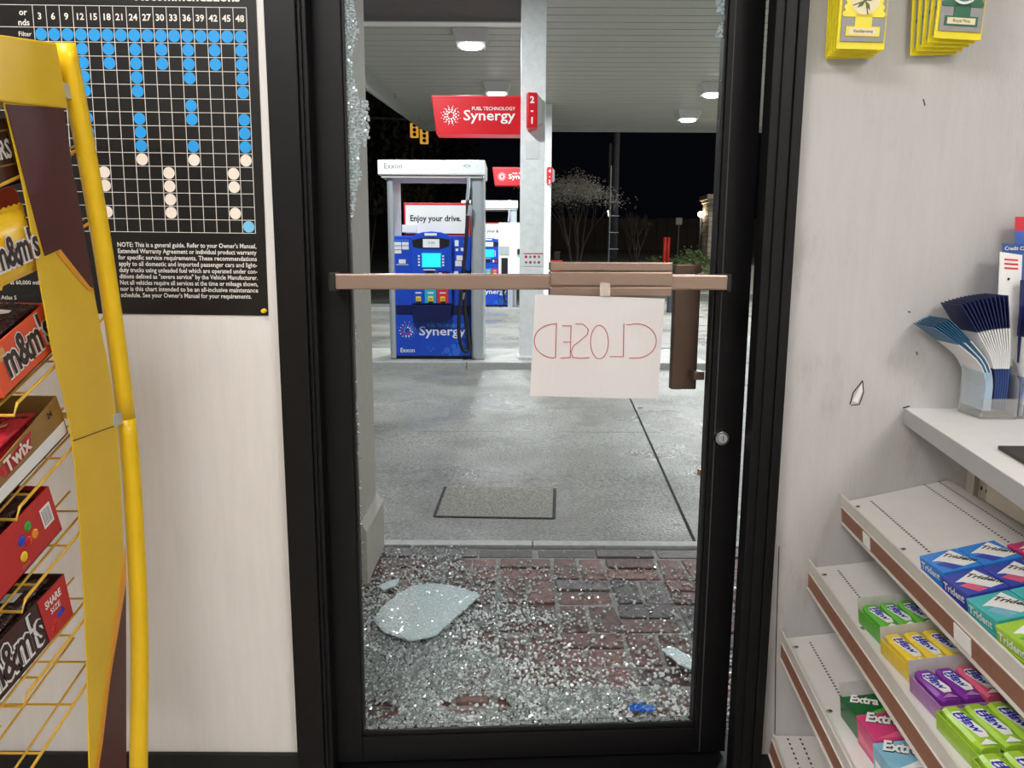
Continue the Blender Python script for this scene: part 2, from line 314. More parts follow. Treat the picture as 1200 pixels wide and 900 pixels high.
if True:
    tag(shard('glass_remnant', [(400, -60), (424, -60), (415, 10), (421, 40), (412, 62), (408, 80), (402, 60)]), kind='stuff')
    tag(shard('glass_remnant', [(402, 60), (410, 62), (414, 90), (421, 118), (431, 118), (432, 140), (434, 160), (429, 174), (424, 160), (421, 190), (424, 205), (418, 225), (413, 255), (411, 285), (408, 240), (404, 160)]), kind='stuff')
    tag(shard('glass_remnant', [(412, 460), (420, 470), (417, 510), (421, 540), (416, 560), (414, 520)]), kind='stuff')
    tag(shard('glass_remnant', [(852, -30), (842, -20), (838, 6), (841, 14), (846, 16), (850, 14)]), kind='stuff')
    tag(shard('glass_remnant', [(850, 22), (843, 30), (836, 42), (842, 47), (850, 42)]), kind='stuff')
    tag(shard('glass_remnant', [(847, 82), (843, 88), (846, 100)]), kind='stuff')
    tag(shard('glass_remnant', [(846, 130), (841, 145), (839, 152), (845, 150)]), kind='stuff')
    b = MB()
    for k in range(520):
        x = SL+.006+rnd.random()*(SR-SL-.012)
        crumb(b, Vector((x, rnd.uniform(.015, .030), .100+rnd.random()*.004)), rnd.uniform(.002, .0042))
    tag(b.build('glass_crumbs', 'glass_crumb', door), kind='stuff')
    b = MB()
    for k in range(60):
        z = .13+rnd.random()**1.5*1.0; crumb(b, Vector((SL+.010, rnd.uniform(.014, .028), z)), rnd.uniform(.0015, .0032))
    tag(b.build('glass_crumbs', 'glass_crumb', door), kind='stuff')

# paper sign taped to the pad, the writing shows through in reverse -----------------------
pc = [aty(x, y, 1.655) for x, y in ((621, 464), (771, 467), (779, 350), (627, 345))]
ps = thing('paper_sign', 'white paper sheet with CLOSED in red marker seen reversed, taped to the push pad', 'sign', (pc[0]+pc[1])/2)
def psurf(a, c):                               # a 0..1 across, c 0..1 up
    p = pc[0]*(1-a)*(1-c)+pc[1]*a*(1-c)+pc[2]*a*c+pc[3]*(1-a)*c
    return p+Vector((0, -.004*math.sin(a*3.1)*(1-c)+.003*math.sin(a*7+c*3), 0))
b = MB(); N = 16
for i in range(N):
    for j in range(N):
        q = [psurf(a/N, c/N) for a, c in ((i, j), (i+1, j), (i+1, j+1), (i, j+1))]; n = len(b.v); b.v += [tuple(v) for v in q]; b.f.append((n, n+1, n+2, n+3))
pso = wpart(b, 'sheet', 'paper', ps, smooth=False, fix=False)
bm = bmesh.new(); bm.from_mesh(pso.data); bmesh.ops.remove_doubles(bm, verts=bm.verts, dist=1e-5); bm.to_mesh(pso.data); bm.free()
sm = pso.modifiers.new('thickness', 'SOLIDIFY'); sm.thickness = .0004
def mark(pts, name='marker_letter', wd=.0016):
    # pts in sheet pixels of the photo
    b = MB(); P = []
    for x, y in pts:
        a = (x-621-(464-y)/119*6)/(150+(464-y)/119*2); c = (464+a*3-y)/(119-a*2); P.append(psurf(a, c)+Vector((0, -.0012, 0)))
    for i in range(len(P)-1):
        d = P[i+1]-P[i]; n = Vector((-d.z, 0, d.x)).normalized()*wd/2; e = d.normalized()*wd*.3
        b.poly([P[i]-n-e, P[i]+n-e, P[i+1]+n+e, P[i+1]-n+e])
    return wpart(b, name, 'red_marker', ps, fix=False)
def arc(cx, cy, rx, ry, a0, a1, n=14): return [(cx+rx*math.cos(R(a0+(a1-a0)*i/n)), cy-ry*math.sin(R(a0+(a1-a0)*i/n))) for i in range(n+1)]
mark([(652, 378), (651, 418)]); mark([(652, 379)]+arc(650, 399, 24, 20, 95, 265)+[(651, 418)])           # D
mark([(659, 381), (669, 381), (668, 418), (657, 419)]); mark([(668, 400), (660, 400)])                   # E
mark([(674, 379), (683, 379), (689, 385), (688, 391), (680, 398), (672, 404), (669, 411), (671, 418), (680, 419), (690, 418)])  # S
mark(arc(702, 400, 10.5, 19.5, 0, 360, 22))                                                                # O
mark([(731, 379), (730, 417), (714, 417)])                                                                # L
mark([(734, 380)]+arc(746, 399, 23, 20, 110, -95, 20)+[(737, 419)])                                       # C
wpart(MB().prism([aty(x, y, 1.652) for x, y in ((703, 347), (715, 347), (715, 332), (703, 331))], (0, -.0005, 0)), 'tape', 'tape', ps)

# ------------------------------------------------------------------ POSTER
YP = YW-.0022
pr = aty(297, 0, YP).x; pbz = aty(315, 370, YP).z
po = thing('maintenance_poster', 'black vehicle service chart poster with blue and pale dots on a white grid', 'poster', (pr, YP, pbz), (0, R(.45), 0))
PW, PH = .92, .80                                # local: x from -PW to 0, z from 0 up
MB().box(-PW, 0, 0, .0012, 0, PH).build('sheet', 'poster_black', po)
def PXY(px, py): p = aty(px, py, YP); v = Matrix.Rotation(-R(.45), 4, 'Y') @ (p-Vector((pr, YP, pbz))); return v.x, v.z
gx1, gz0 = PXY(299.5, 273.5); cellw = .0277; gx0 = gx1-16*cellw
_, ztop = PXY(285, 9); _, zrow = PXY(285, 35); ch = (zrow-gz0)/15
g = MB(); lw = .0011
def hl(z, x0, x1): g.box(x0, x1, -.0006, 0, z-lw/2, z+lw/2)
def vl(x, z0, z1): g.box(x-lw/2, x+lw/2, -.0006, 0, z0, z1)
for i in range(16): hl(gz0+i*ch, gx0-.30, gx1)
hl(ztop, gx0-.30, gx1)
for i in range(17): vl(gx0+i*cellw, gz0, ztop)
g.build('chart_grid', 'print_white', po)
AX = Matrix(((1, 0, 0, 0), (0, 0, -1, 0), (0, 1, 0, 0), (0, 0, 0, 1)))      # writing plane facing -Y
def ptext(s, x, z, h=None, wdt=None, al='LEFT', bold=.012, m='print_white'):
    return text(s, 'lettering', m, Matrix.Translation((x, -.0006, z)) @ AX, h, wdt, po, al, bold)
for i in range(16): ptext(str(3*(i+1)), gx0+(i+.5)*cellw, (ztop+zrow)/2-.006, .0125, None, 'CENTER', .025)
DOTS = [list(range(16)), [3, 5, 7, 9, 11, 13, 15], [3, 5, 7, 9, 11, 13, 15], [3, 7, 11, 15], [3, 7, 15], [11], [3, 7, 11, 15], [3, 7, 15], [3, 7, 11, 15], [3, 7, 11, 15], [4, 9, 14], [4, 9, 14], [9], [4, 9, 14], [15]]
for r_, cols in enumerate(DOTS):
    mm = 'print_blue' if r_ < 9 else ('print_sky' if r_ == 14 else 'print_pale')
    for c_ in cols:
        b = MB(); b.disc((gx0+(c_+.5)*cellw, -.0010, gz0+(14-r_+.5)*ch), (1, 0, 0), (0, 0, 1), .0124, 18); b.build('chart_dot', mm, po, fix=False)
ptext('or', gx0-.012, ztop-.020, .012, None, 'RIGHT', .02); ptext('nds', gx0-.008, ztop-.040, .012, None, 'RIGHT', .02)
ptext('Filter', gx0-.006, zrow-.018, .009, None, 'RIGHT', .005)
ptext('Recommendations', gx1-.012, ztop+.012, .020, None, 'RIGHT', .03)
for s, px, py in (('Replace Fluid', 2, 206), ('Gear', 2, 217), ('at 60,000 miles', 12, 333), ('Recommended by Atlas S', -48, 350)):
    x, z = PXY(px, py); ptext(s, x, z, .0085, None, 'LEFT', .012)
note = ["NOTE: This is a general guide. Refer to your Owner's Manual,", "Extended Warranty Agreement or individual product warranty", "for specific service requirements. These recommendations", "apply to all domestic and imported passenger cars and light-", "duty trucks using unleaded fuel which are operated under con-", "ditions defined as \"severe service\" by the Vehicle Manufacturer.", "Not all vehicles require all services at the time or mileage shown,", "nor is this chart intended to be an all-inclusive maintenance", "schedule. See your Owner's Manual for your requirements."]
nx, nz = PXY(138, 289); nx1, nz1 = PXY(303, 350); dz = (nz-nz1)/8
for i, s in enumerate(note): ptext(s, nx, nz-i*dz, .0095, (nx1-nx)*(1 if i < 8 else .95), 'LEFT', .014)
pp = aty(310, 364, YW-.004)
pn = thing('push_pin', 'small yellow push pin in the poster corner', 'push pin', pp)
b = MB(); b.tube([(0, 0, 0), (0, -.004, 0), (0, -.005, 0), (0, -.011, 0), (0, -.012, 0)], [.005, .005, .003, .003, .0045], 10); b.build('head', 'rack_yellow', pn)
MB().tube([(0, .004, 0), (0, 0, 0)], .0008, 6).build('needle', 'steel', pn)

# ------------------------------------------------------------------ YELLOW CANDY RACK
XP = -.75
rk = thing('candy_rack', 'yellow wire candy rack with curved printed side panel against the wall', 'display rack', (-1.0, 1.35, 0))
def spline(pts, n=6):
    out = []; P = [Vector(p) for p in pts]
    for i in range(len(P)-1):
        p0, p1, p2, p3 = P[max(i-1, 0)], P[i], P[i+1], P[min(i+2, len(P)-1)]
        for k in range(n):
            t = k/n; out.append(.5*((2*p1)+(p2-p0)*t+(2*p0-5*p1+4*p2-p3)*t*t+(3*p1-p0-3*p2+p3)*t**3))
    return out+[P[-1]]
Lp = spline([(XP, 1.175, 1.56), (XP, 1.184, 1.50), (XP, 1.213, 1.367), (XP, 1.243, 1.14), (XP, 1.277, .965), (XP, 1.27, .687), (XP, 1.24, .391), (XP, 1.20, .10)])
Rp = spline([(XP, 1.318, 1.66), (XP, 1.330, 1.58), (XP, 1.349, 1.42), (XP, 1.384, 1.216), (XP, 1.425, .96), (XP, 1.402, .623), (XP, 1.361, .323), (XP, 1.31, .06)])
def pan(i0, i1, name, m, th=.0025, dx=0, f0=0, f1=1):
    b = MB()
    for i in range(i0, i1):
        q = [Lp[i].lerp(Rp[i], f0), Lp[i].lerp(Rp[i], f1), Lp[i+1].lerp(Rp[i+1], f1), Lp[i+1].lerp(Rp[i+1], f0)]; q = [v+Vector((dx, 0, 0)) for v in q]
        b.hexa([v-Vector((th, 0, 0)) for v in q]+q)
    o = wpart(b, name, m, rk)
    bm = bmesh.new(); bm.from_mesh(o.data); bmesh.ops.remove_doubles(bm, verts=bm.verts, dist=1e-5); bmesh.ops.recalc_face_normals(bm, faces=bm.faces); bm.to_mesh(o.data); bm.free(); return o
up_panel = pan(6, 24, 'side_panel', 'panel_yellow'); low_panel = pan(24, 42, 'side_panel', 'panel_yellow')
q_ = [Lp[24]+Vector((.0006, 0, -.0008)), Rp[24]+Vector((.0006, 0, -.0008)), Rp[24]+Vector((.0006, 0, .0008)), Lp[24]+Vector((.0006, 0, .0008))]
MB().prism(q_, (.0006, 0, 0)).build('panel_joint', 'ink_brown', low_panel)
def onpan(pix, name, m, parent, dx=.0012):
    return MB().prism([atx(x, y, XP+.0005) for x, y in pix], (dx, 0, 0)).build(name, m, parent)
onpan([(6, 122), (74, 127), (84, 195), (96, 260), (110, 338), (104, 335), (70, 292), (52, 300), (34, 232)], 'printed_background', 'maroon', up_panel)
onpan([(147, 680), (147.5, 915), (113, 915), (120, 868), (128, 800)], 'printed_background', 'maroon', low_panel)
onpan([(146.5, 640), (147.5, 682), (128.5, 800), (120, 868), (113, 915), (109, 915), (116, 868), (126, 790)], 'printed_stripe', 'bar_orange', low_panel)
onpan([(70, 292), (104, 335), (110, 342), (102, 340), (66, 297)], 'printed_stripe', 'bar_orange', up_panel)
hd = wpart(MB().hexa([Vector(v) for v in ((XP-.44, 1.02, 1.480), (XP+.004, 1.02, 1.480), (XP+.004, 1.345, 1.520), (XP-.44, 1.345, 1.520), (XP-.44, 1.03, 1.566), (XP+.004, 1.03, 1.566), (XP+.004, 1.328, 1.620), (XP-.44, 1.328, 1.62))]), 'header', 'rack_yellow', rk, .003)
tubep = spline([(XP, 1.359, 1.628), (XP, 1.403, 1.426), (XP, 1.437, 1.214), (XP, 1.462, .965), (XP, 1.463, .775), (XP, 1.445, .514), (XP, 1.405, .28), (XP, 1.36, .0)], 5)
k = min(range(len(tubep)), key=lambda i: abs(tubep[i].z-.955))
wpart(MB().tube(tubep[:k+1], .0165, 14), 'post', 'rack_yellow', rk, smooth=True); wpart(MB().tube(tubep[k:], .0172, 14), 'post', 'rack_yellow', rk, smooth=True)
pc_ = [Vector((XP-.46, p.y, p.z)) for p in tubep]; wpart(MB().tube(pc_, .0168, 14), 'post', 'rack_yellow', rk, smooth=True)
for z in (1.55, .97, .12):
    i = min(range(len(Rp)), key=lambda q: abs(Rp[q].z-z)); j = min(range(len(tubep)), key=lambda q: abs(tubep[q].z-z))
    wpart(MB().box(XP-.004, XP+.002, Rp[i].y-.012, tubep[j].y, z-.012, z+.012), 'clip', 'silver', rk, .001)
    wpart(MB().tube([(XP, tubep[j].y, z), (XP-.46, tubep[j].y, z)], .006, 8), 'cross_bar', 'wire_yellow', rk)
for x in (XP, XP-.46): wpart(MB().tube([(x, 1.42, .012), (x, .98, .012)], .012, 10), 'foot', 'rack_yellow', rk)
XB = -.765                                       # right faces of the boxes on the shelves
SHELVES = [(1.105, 1.355, 20), (1.105, 1.224, 20), (1.105, 1.030, 22), (1.085, .872, 20), (1.075, .728, 17), (1.055, .583, 13), (1.04, .455, 15)]
def slope_pt(y0, z0, a, s, x, h=0): return Vector((x, y0+s*math.cos(R(a))-h*math.sin(R(a)), z0+s*math.sin(R(a))+h*math.cos(R(a))))
for (y0, z0, a) in SHELVES:
    fx0, fx1 = XB-.40, XP-.012
    sh = wpart(MB().tube([slope_pt(y0, z0, a, .36, fx1), slope_pt(y0, z0, a, .06, fx1), slope_pt(y0, z0, a, .045, fx1, -.012), slope_pt(y0, z0, a, .045, fx1-.05, -.012), slope_pt(y0, z0, a, .045, fx0, -.012)], .0026, 7), 'wire_shelf', 'wire_yellow', rk)
    for i in range(7):
        x = fx1-.028-i*.058
        MB().tube([slope_pt(y0, z0, a, 0, x, .02), slope_pt(y0, z0, a, .0, x, -.003), slope_pt(y0, z0, a, .36, x, -.003)], .0022, 6).build('wire', 'wire_yellow', sh)
    for s in (.0, .10, .20, .30): MB().tube([slope_pt(y0, z0, a, s, fx0, -.006), slope_pt(y0, z0, a, s, fx1-.006, -.006)], .0021, 6).build('cross_wire', 'wire_yellow', sh)
def mm_logo(root, L, Hh, x0=.0, z0=0, s="m&m's"):
    fm = Matrix(((0, 0, 1, .0), (1, 0, 0, 0), (0, 1, 0, 0), (0, 0, 0, 1)))     # x->y, y->z, facing +X
    text(s, 'logo_outline', 'label_white', Matrix.Translation((.0008, x0, z0)) @ fm, None, L, root, 'LEFT', .075).scale.y = Hh
    text(s, 'logo', 'ink_brown', Matrix.Translation((.0016, x0, z0)) @ fm, None, L, root, 'LEFT', .030).scale.y = Hh
FM = Matrix(((0, 0, 1, 0), (1, 0, 0, 0), (0, 1, 0, 0), (0, 0, 0, 1)))
def candy_box(name, label, y0, z0, a, L, W, Hf, Hb, outer, inner='candy_inside', x=XB):
    """open tray: local x to +X, y along the shelf (away), z up; right face at x=0"""
    t = thing(name, label, 'candy box', mw=Matrix.Translation((x, y0, z0)) @ Matrix.Rotation(R(a), 4, 'X'))
    th = .002
    MB().prism([Vector((-th, 0, 0)), Vector((-th, L, 0)), Vector((-th, L, Hb)), Vector((-th, 0, Hf))], (th, 0, 0)).build('side_panel', outer, t)
    MB().prism([Vector((-W, 0, 0)), Vector((-W, L, 0)), Vector((-W, L, Hb)), Vector((-W, 0, Hf))], (th, 0, 0)).build('side_panel', outer, t)
    MB().box(-W, 0, -th, 0, 0, Hf).build('end_panel', outer, t); MB().box(-W, 0, L, L+th, 0, Hb).build('end_panel', outer, t); MB().box(-W, 0, 0, L, 0, th).build('bottom', inner, t)
    return t
def wrapper(name, label, group, mwt, L, W, T, m, cat='candy bar', txt=None, tm='label_white'):
    """flow-wrapped bar: pillow body with crimped serrated ends, length along local y"""
    t = thing(name, label, cat, group=group, mw=mwt); b = MB(); n = 10; k = 8
    for i in range(n+1):
        y = L*i/n; f = min(1, min(i, n-i)/1.6); f = f**.6
        for q in range(k): an = 2*math.pi*q/k+math.pi/8; b.v.append((W/2*math.cos(an)*(1.02 if f > 0 else 1.02), y, T/2*(.06+.94*f)*math.sin(an)))
    for i in range(n):
        for q in range(k): b.f.append((i*k+q, i*k+(q+1) % k, (i+1)*k+(q+1) % k, (i+1)*k+q))
    b.f.append(tuple(range(k))); b.f.append(tuple(n*k+q for q in range(k)))
    b.build('wrapper', m, t, smooth=True)
    for y in (0, L):
        c = MB(); s = 1 if y else -1; out = []
        for i in range(9): out.append(Vector((-W/2+W*i/8, y+s*(.010+.002*(i % 2)), 0)))
        pts = [Vector((-W/2, y-s*.004, -.0006))]+[v+Vector((0, 0, -.0006)) for v in out]+[Vector((W/2, y-s*.004, -.0006))]
        c.prism(pts, (0, 0, .0012)); c.build('crimp', m, t)
    if txt: text(txt, 'lettering', tm, Matrix.Translation((.004, L*.2, T/2+.0005)) @ Matrix(((0, -1, 0, 0), (1, 0, 0, 0), (0, 0, 1, 0), (0, 0, 0, 1))), None, L*.6, t, 'LEFT', .03)
    return t
def fill(boxm, n, L, W, T, m, name, label, group, z, txt=None, tm='label_white', lift=0):
    for i in range(n):
        for j in range(2):
            mwt = boxm @ Matrix.Translation((-.012-W/2-i*(W+.003), .008, z-T*(1-j)*.9+lift)) @ Matrix.Rotation(rnd.uniform(-.03, .03), 4, 'Z') @ Matrix.Rotation(rnd.uniform(-.12, .12), 4, 'Y')
            if j == 1 or i == 0: wrapper(name, label, group, mwt, L, W, T, m, txt=txt, tm=tm)
# orange box
t = candy_box('candy_box', "bright orange candy tray with big brown m&m's lettering on its side", 1.140, 1.066, 22.5, .162, .22, .078, .078, 'candy_orange')
mm_logo(t, .128, 1.55, .024, .020); MB().box(0, .0006, .012, .034, .050, .068).build('corner_print', 'wrap_gold', t)
fill(t.matrix_basis, 4, .140, .046, .016, 'wrap_dark', 'candy_pack', 'dark brown candy pack lying in the orange tray', 'packs in the orange tray', .078, "UM", 'label_white')
# gold box
t = candy_box('candy_box', 'golden brown candy tray with red bars and a white strip along its side', 1.060, .893, 19.5, .245, .24, .050, .074, 'candy_gold')
MB().prism([Vector((.0004, 0, .004)), Vector((.0004, .243, .004)), Vector((.0004, .243, .026)), Vector((.0004, 0, .022))], (.0006, 0, 0)).build('white_strip', 'label_white', t)
MB().prism([Vector((.0004, .06, .047)), Vector((.0004, .16, .060)), Vector((.0004, .145, .034)), Vector((.0004, .075, .030))], (.0005, 0, 0)).build('red_print', 'wrap_red', t)
tw = Matrix.Translation((.0012, .080, .033)) @ Matrix.Rotation(R(3), 4, 'X') @ FM
text('Twix', 'logo_outline', 'wrap_red', tw, None, .070, t, 'LEFT', .09); text('Twix', 'logo', 'print_pale', Matrix.Translation((.0006, 0, 0)) @ tw, None, .070, t, 'LEFT', .03)
text('24', 'lettering', 'ink_black', Matrix.Translation((.0012, .206, .052)) @ FM, .010, None, t, 'LEFT', .03)
fill(t.matrix_basis, 4, .190, .042, .020, 'wrap_red', 'candy_bar', 'red wrapped candy bar in the golden brown tray', 'bars in the golden tray', .062, 'TWIX', 'wrap_gold')
# red box
t = candy_box('candy_box', 'deep red candy tray printed with coloured round candies and a barcode', 1.035, .752, 17, .222, .24, .088, .088, 'candy_red')
for i, (y, z, c) in enumerate(((.150, .062, 'green'), (.128, .050, 'blue'), (.142, .040, 'red'), (.160, .040, 'orange'), (.122, .024, 'yellow'))):
    b = MB(); n = 6
    for k_ in range(3): pass
    c_ = Vector((.0, y, z)); b.tube([c_+Vector((0, 0, 0)), c_+Vector((.0015, 0, 0)), c_+Vector((.0026, 0, 0))], [.0088, .0078, .004], 14); b.build('printed_candy', 'bead_'+c, t, smooth=True)
bc = MB().box(.0003, .001, .184, .212, .030, .066).build('barcode_label', 'label_white', t)
for i in range(9): MB().box(.001, .0014, .187+i*.0026, .187+i*.0026+(.0008 if i % 3 else .0015), .034, .062).build('barcode_bar', 'sign_grey', bc)
MB().box(.0003, .001, .004, .040, .010, .060).build('barcode_label', 'label_white', t)
text('Share', 'lettering', 'wrap_gold', Matrix.Translation((.001, .110, .008)) @ FM, .006, None, t, 'LEFT', .01)
fill(t.matrix_basis, 4, .195, .046, .018, 'wrap_dark', 'candy_pack', 'dark wrapped candy pack lying in the deep red tray', 'packs in the deep red tray', .086, None)
# brown box
t = candy_box('candy_box', "dark brown candy tray with white m&m's lettering and a red share size end", 1.030, .614, 11, .230, .24, .084, .084, 'choc_brown')
MB().prism([Vector((.0004, .158, .001)), Vector((.0004, .230, .001)), Vector((.0004, .230, .084)), Vector((.0004, .152, .084))], (.0008, 0, 0)).build('red_print', 'candy_red', t)
text('SHARE', 'lettering', 'label_white', Matrix.Translation((.0016, .166, .058)) @ FM, .013, .046, t, 'LEFT', .03); text('SIZE', 'lettering', 'label_white', Matrix.Translation((.0016, .176, .042)) @ FM, .010, .028, t, 'LEFT', .01)
for y, z, c in ((.182, .022, 'red'), (.196, .028, 'blue'), (.206, .030, 'blue'), (.174, .014, 'red')): MB().tube([(.001, y, z), (.0028, y, z)], [.006, .004], 10).build('printed_candy', 'bead_'+c, t)
fm2 = Matrix.Translation((0, .006, .016)) @ FM
text("m&m's", 'logo_outline', 'label_white', Matrix.Translation((.0008, 0, 0)) @ fm2, None, .146, t, 'LEFT', .085).scale.y = 1.55
text("m&m's", 'logo', 'ink_brown', Matrix.Translation((.0016, 0, 0)) @ fm2, None, .146, t, 'LEFT', .020).scale.y = 1.55
fill(t.matrix_basis, 4, .200, .046, .018, 'wrap_dark', 'candy_pack', 'dark wrapped candy pack lying in the brown tray', 'packs in the brown tray', .080, "m", 'label_white')
# dark box at the top and the yellow bag under it
t = candy_box('candy_box', 'near-black candy tray with pale framed lettering under the yellow header', 1.080, 1.352, 14, .165, .24, .092, .094, 'choc_brown')
fm3 = Matrix.Translation((.001, .020, .040)) @ FM
MB().box(.0003, .0008, .012, .152, .028, .080).build('logo_frame', 'candy_gold', t); MB().box(.0006, .0012, .015, .149, .031, .077).build('logo_field', 'ink_brown', t)
text('SNICKERS', 'lettering', 'label_white', Matrix.Translation((.0008, 0, 0)) @ fm3, .026, .126, t, 'LEFT', .03)
fill(t.matrix_basis, 4, .140, .044, .022, 'wrap_dark', 'candy_bar', 'brown wrapped candy bar in the near-black tray', 'bars in the near-black tray', .085)
bagm = Matrix.Translation((XB-.002, 1.125, 1.222)) @ Matrix.Rotation(R(14), 4, 'X')
t = thing('candy_bag', "upright yellow candy bag with dark m&m's lettering and serrated top", 'candy bag', mw=bagm)
b = MB(); n, k2 = 8, 8                              # pillow bag standing on its edge, broad side to +X
for i in range(n+1):
    for j in range(k2+1):
        a_, c_ = i/n, j/k2; bul = .018*(math.sin(math.pi*a_)**.5)*(math.sin(math.pi*c_)**.5); b.v.append((bul, a_*.135, c_*.100))
m1 = len(b.v)
for i in range(n+1):
    for j in range(k2+1):
        a_, c_ = i/n, j/k2; bul = .018*(math.sin(math.pi*a_)**.5)*(math.sin(math.pi*c_)**.5); b.v.append((-bul-.001, a_*.135, c_*.100))
for i in range(n):
    for j in range(k2):
        q = i*(k2+1)+j; b.f.append((q, q+k2+1, q+k2+2, q+1)); b.f.append((m1+q, m1+q+1, m1+q+k2+2, m1+q+k2+1))
b.build('bag', 'pack_yellow', t, smooth=True)
zz = [Vector((-.001, .135*i/20, .100+.006+(.003 if i % 2 else 0))) for i in range(21)]
MB().prism([Vector((-.001, 0, .097))]+[v for v in [Vector((-.001, .135, .097))]]+list(reversed(zz)), (.0014, 0, 0)).build('crimp', 'pack_yellow', t)
fmb = Matrix.Translation((.019, .008, .030)) @ FM
text("m&m's", 'logo_outline', 'label_white', fmb, None, .112, t, 'LEFT', .085).scale.y = 1.5; text("m&m's", 'logo', 'ink_brown', Matrix.Translation((.0008, 0, 0)) @ fmb, None, .112, t, 'LEFT', .028).scale.y = 1.5
t = thing('candy_bag', 'red candy bag tucked behind the yellow bag', 'candy bag', mw=Matrix.Translation((XB-.05, 1.20, 1.262)) @ Matrix.Rotation(R(16), 4, 'X'))
MB().prism([Vector((0, 0, 0)), Vector((0, .13, 0)), Vector((.0, .13, .09)), Vector((.0, .12, .098)), Vector((0, 0, .098))], (-.02, 0, 0)).build('bag', 'candy_red', t, bevel=.006)

# ------------------------------------------------------------------ AIR FRESHENERS ON PEGS
def scallop(w, h, k=9):
    pts = []
    for sgn in (1, -1):
        seq = range(k*4+1) if sgn == 1 else range(k*4, -1, -1)
        for i in seq:
            a_ = i/(k*4); z = a_*h; x = w*(1-.55*a_)*(.5+.06*abs(math.sin(a_*k*math.pi)))
            pts.append((sgn*x, z))
    return pts
def freshener(base, rotz, tilt, kind, label, group):
    t = thing('air_freshener_pack', label, 'air freshener', group=group, mw=Matrix.Translation(base) @ Matrix.Rotation(rotz, 4, 'Z') @ Matrix.Rotation(tilt, 4, 'Y'))
    w_, h_ = .098, .195
    MB().box(-w_/2, w_/2, 0, .004, 0, h_).build('card', 'fresh_yellow', t, .001)
    MB().box(-w_/2+.006, w_/2-.004, -.0035, 0, .014, h_-.03).build('clear_film', 'fresh_film', t, .001)
    tree = 'fresh_yellow' if kind == 'vanilla' else 'fresh_green'
    tr = MB().prism([Vector((x, -.0036, .060+z)) for x, z in scallop(.080, .115)], (0, -.0015, 0)).build('tree_card', tree, t)
    MB().box(-.017, .017, -.0051, -.0036, .030, .066).build('trunk', tree, t); MB().box(-.034, .034, -.0052, -.0036, .024, .042).build('name_tag', tree, t)
    MB().box(-.029, .029, -.0056, -.0050, .027, .039).build('name_plate', 'fresh_cream', t)
    text('Vanillaroma' if kind == 'vanilla' else 'Royal Pine', 'lettering', 'stem_dark' if kind == 'vanilla' else 'fresh_green', Matrix.Translation((0, -.0057, .0305)) @ AX, .0058, None, t, 'CENTER', .01)
    b = MB(); b.disc((0, -.0058, .094), (1, 0, 0), (0, 0, 1), .030, 20); d = b.build('picture', 'fresh_cream' if kind == 'vanilla' else 'label_white', t, fix=False)
    if kind == 'vanilla':
        for an in (20, 80, 150, 220, 300):
            c = Vector((0, -.0064, .090)); e = Vector((math.cos(R(an)), 0, math.sin(R(an)))); n = Vector((-e.z, 0, e.x))
            MB().poly([c, c+e*.010+n*.004, c+e*.021, c+e*.010-n*.004]).build('printed_leaf', 'leaf_green', d, fix=False)
        for an in (35, 125, 200, 285):
            c = Vector((0, -.0062, .090)); e = Vector((math.cos(R(an)), 0, math.sin(R(an)))); n = Vector((-e.z, 0, e.x))
            MB().poly([c-n*.001, c+e*.026-n*.001, c+e*.026+n*.001, c+n*.001]).build('printed_pod', 'stem_dark', d, fix=False)
    else:
        b = MB(); b.disc((0, -.0061, .095), (1, 0, 0), (0, 0, 1), .026, 20); b.build('printed_sky', 'fresh_teal', d, fix=False)
        for x in (-.010, .012):
            b = MB(); b.tube([(x, -.0061, .072), (x, -.0061, .078), (x, -.0061, .090), (x, -.0061, .100)], [.003, .009, .009, .003], 9)
            for i, v in enumerate(b.v): b.v[i] = (v[0], -.0064+(v[1]+.0061)*.12, v[2])
            b.build('printed_cone', 'pine_cone', d)
    MB().tube([(0, .001, h_-.014), (0, -.004, h_-.014)], .006, 10).build('peg_hole_ring', 'ink_black', t)
    return t
for hx, hz in ((.707, 1.86), (.880, 1.865)):
    t = thing('peg_hook', 'metal peg hook on the wall holding air freshener packs', 'hook', (hx, YW, hz), group='peg hooks')
    MB().tube([(0, 0, 0), (0, -.10, 0), (0, -.112, .010)], .0028, 8).build('prong', 'steel', t); MB().box(-.012, .012, -.004, 0, -.015, .015).build('plate', 'steel', t, .001)
LV = 'yellow vanilla air freshener pack in the stack nearer the door'; LR = 'green pine air freshener pack in the fanned stack nearer the counter'
for i in range(5):
    y = YW-.014-.0125*i; px = 1004-1.5*(4-i)-(2 if i == 4 else 4); p = aty(1008 - (4-i)*3.2, 58+ (4-i)*2.6, y)
    freshener(Vector((p.x, y, p.z)), R(-2+3*i*.3), R(-1+i*.4), 'vanilla', LV if i < 4 else 'frontmost yellow vanilla air freshener pack showing its flower picture and name tag', 'vanilla fresheners')
for i in range(5):
    y = YW-.014-.0125*i; p = aty(1122-(4-i)*7.0, 46+(4-i)*4.6, y)
    freshener(Vector((p.x, y, p.z)), R(3), R(-2-(4-i)*1.2+4), 'pine', LR if i < 4 else 'frontmost green pine air freshener pack showing its cone picture and name tag', 'pine fresheners')

